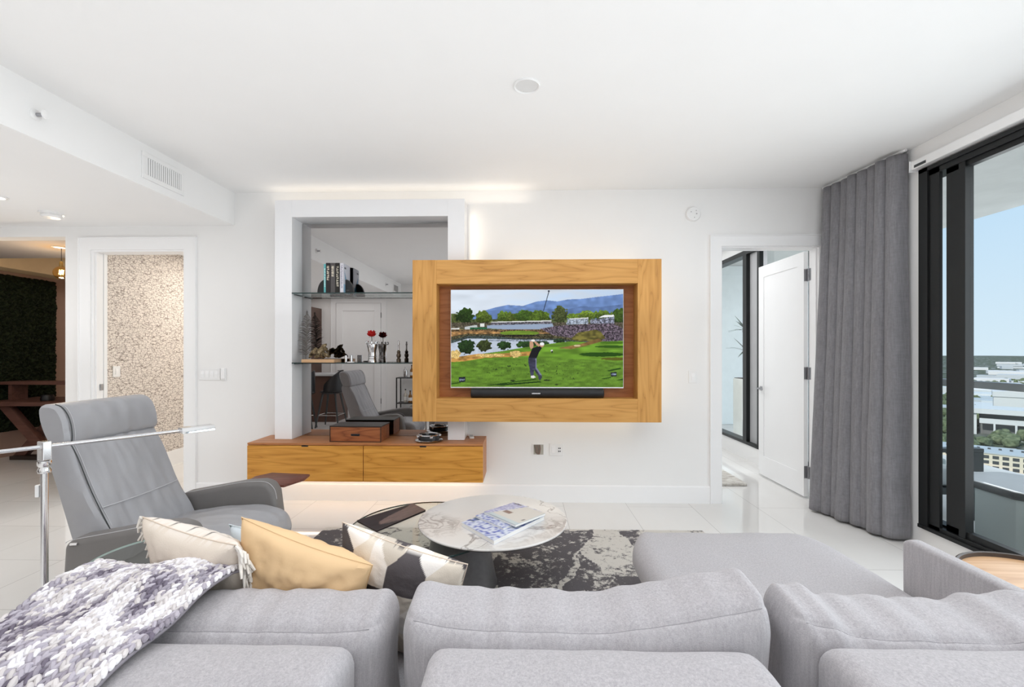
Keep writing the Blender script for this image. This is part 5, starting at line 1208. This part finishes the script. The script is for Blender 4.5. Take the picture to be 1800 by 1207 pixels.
for zc, n_ in ((1.45, 14), (1.78, 20)):
    for i in range(n_):
        a = rr.random() * 2 * PI; L = rr.uniform(.22, .36); up = rr.uniform(.1, 1.1); m = MB()
        def lfn(u, v, a=a, L=L, up=up, zc=zc):
            s = v; rad = L * s * math.cos(up * .8); zz_ = zc + L * s * math.sin(up * .9) - .12 * s * s * (1.2 - up); wd = .017 * math.sin(PI * min(1, s * .9 + .1)) * (u - .5) * 2
            return (math.cos(a) * rad - math.sin(a) * wd, math.sin(a) * rad + math.cos(a) * wd, zz_ - .004 * (u - .5) ** 2)
        m.grid(2, 8, lfn); o = obj('leaf', m, M['leaf'], t); sd = o.modifiers.new('thick', 'SOLIDIFY'); sd.thickness = .002

# ================================================================== CITY FAR BELOW
GZ = -85
k = NT('city_ground'); k.set(.95, 0, .05); v = k.coords((1, 1, 1)); a = k.noise(v, .012, 5, .65); b_ = k.noise(v, .09, 4, .7)
grn = k.ramp(b_, [(.35, (.045, .06, .038, 1)), (.65, (.12, .14, .085, 1))])
vo = k.n('TexVoronoi'); vo.inputs['Scale'].default_value = .026; vo.distance = 'CHEBYCHEV'; k.l(k.coords((1, 1.7, 1), (0, 0, R(44))), vo.inputs['Vector']); sp = k.n('SeparateColor'); k.l(vo.outputs['Color'], sp.inputs[0])
roof = k.math('MULTIPLY', k.ramp(sp.outputs[1], [(.62, (0, 0, 0, 1)), (.63, (1, 1, 1, 1))]), k.math('LESS_THAN', vo.outputs['Distance'], .22))
c_ = k.mix(k.ramp(a, [(.45, (0, 0, 0, 1)), (.62, (.7, .7, .7, 1))]), grn, (.19, .195, .185, 1))
k.base(k.mix(roof, c_, (.7, .72, .74, 1)))
struct('ground', MB().box(40, 9000, -4000, 9000, GZ - 2, GZ), k.m)
def dirp(px, d):  # a point at depth d along a compass bearing from the tower
    a_ = (px - 900) / 800; return (a_ * d - .025 * d, d + a_ * d * .025)
def canopy(n, d0, d1, p0, p1, seed):
    m = MB(); rr = random.Random(seed)
    for _ in range(n):
        d = d0 + (d1 - d0) * rr.random(); x, y = dirp(rr.uniform(p0, p1), d); r_ = rr.uniform(4, 8); hh = rr.uniform(6, 11)
        b = bmesh.new(); bmesh.ops.create_icosphere(b, subdivisions=2, radius=1)
        for w_ in b.verts: w_.co = Vector((x, y, GZ + hh * .55)) + Vector((w_.co.x * r_, w_.co.y * r_, w_.co.z * hh * .6)) * (1 + .35 * noise.noise(w_.co * 2.2 + Vector((x, y, 0))))
        m.bm(b, True)
    return m
k = NT('tree_canopy'); k.set(.95, 0, .05); n_ = k.noise(k.coords(), .35, 5, .7); k.base(k.ramp(n_, [(.35, (.05, .07, .035, 1)), (.65, (.20, .23, .13, 1))]))
o = tag(obj('tree_canopy', canopy(1500, 405, 1300, 1560, 2300, 4), k.m), 'green city tree tops far below the balcony', 'trees'); o['kind'] = 'stuff'
offw = plain('office_beige', S(226, 214, 192), .8); offd = plain('office_window_dark', (.07, .075, .08, 1), .3); roofm = plain('pale_roof', (.50, .53, .55, 1), .8); whitem = plain('white_building', (.68, .68, .68, 1), .8)
# long beige office block with rows of dark windows
cx, cy = dirp(1772, 330)
t = thing('office_block', 'long beige office block with three rows of dark windows far below', 'building', (cx, cy, GZ), -44)
# facade faces the tower (local -x side turned to the camera by the rotation of the block)
obj('walls', B(-60, 70, -12, 18, 0, 12.5), offw, t); obj('roof', B(-60.5, 70.5, -12.5, 18.5, 12.5, 13.3), roofm, t)
for r_ in range(3):
    m = MB()
    for i in range(26): x = -57 + i * 4.9; m.box(x, x + 3.2, -12.12, -11.9, 1.6 + r_ * 3.7, 3.9 + r_ * 3.7)
    obj('window_row', m, offd, t)
m = MB()
for i in range(22): m.box(-55 + i * 5.6, -53.4 + i * 5.6, 4, 5.5, 13.3, 14.4)
obj('roof_vent', m, offd, t); bpy.data.objects['roof_vent']['kind'] = 'stuff'
cx, cy = dirp(1775, 470)
t = thing('parking_structure', 'white flat-roofed structure with a long dark opening beyond the office block', 'building', (cx, cy, GZ), -44)
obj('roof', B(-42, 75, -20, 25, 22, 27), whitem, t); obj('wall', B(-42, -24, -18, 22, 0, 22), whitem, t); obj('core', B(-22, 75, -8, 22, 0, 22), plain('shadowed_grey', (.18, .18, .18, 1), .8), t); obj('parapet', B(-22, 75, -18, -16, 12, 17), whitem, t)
for i in range(6): obj('column', B(-12 + i * 15, -10.5 + i * 15, -18, -16, 0, 12), whitem, t)
cx, cy = dirp(1800, 560)
t = thing('white_hall', 'white hall with a sloped bright roof at the right edge of the view', 'building', (cx, cy, GZ), -44)
obj('walls', B(-26, 50, -14, 26, 0, 30), whitem, t); obj('roof', MB().prism([(-27, 30), (51, 30), (51, 34), (-10, 38), (-27, 36)], -15, 27, 'y'), whitem, t)
rr = random.Random(12); base = None
lbs = ['low white building scattered far out towards the horizon']
for i in range(46):
    d = 620 * (1.0 + 4.2 * rr.random() ** 1.6); x, y = dirp(rr.uniform(1690, 1830), d)
    sx_, sy_, sz_ = rr.uniform(18, 60), rr.uniform(12, 30), rr.uniform(6, 15)
    o = tag(obj('distant_building', B(-sx_, sx_, -sy_, sy_, 0, sz_), whitem if i % 3 else roofm), lbs[0], 'building', 'low buildings towards the horizon')
    o.location = (x, y, GZ); o.rotation_euler = (0, 0, R(-44 + rr.uniform(-12, 12)))
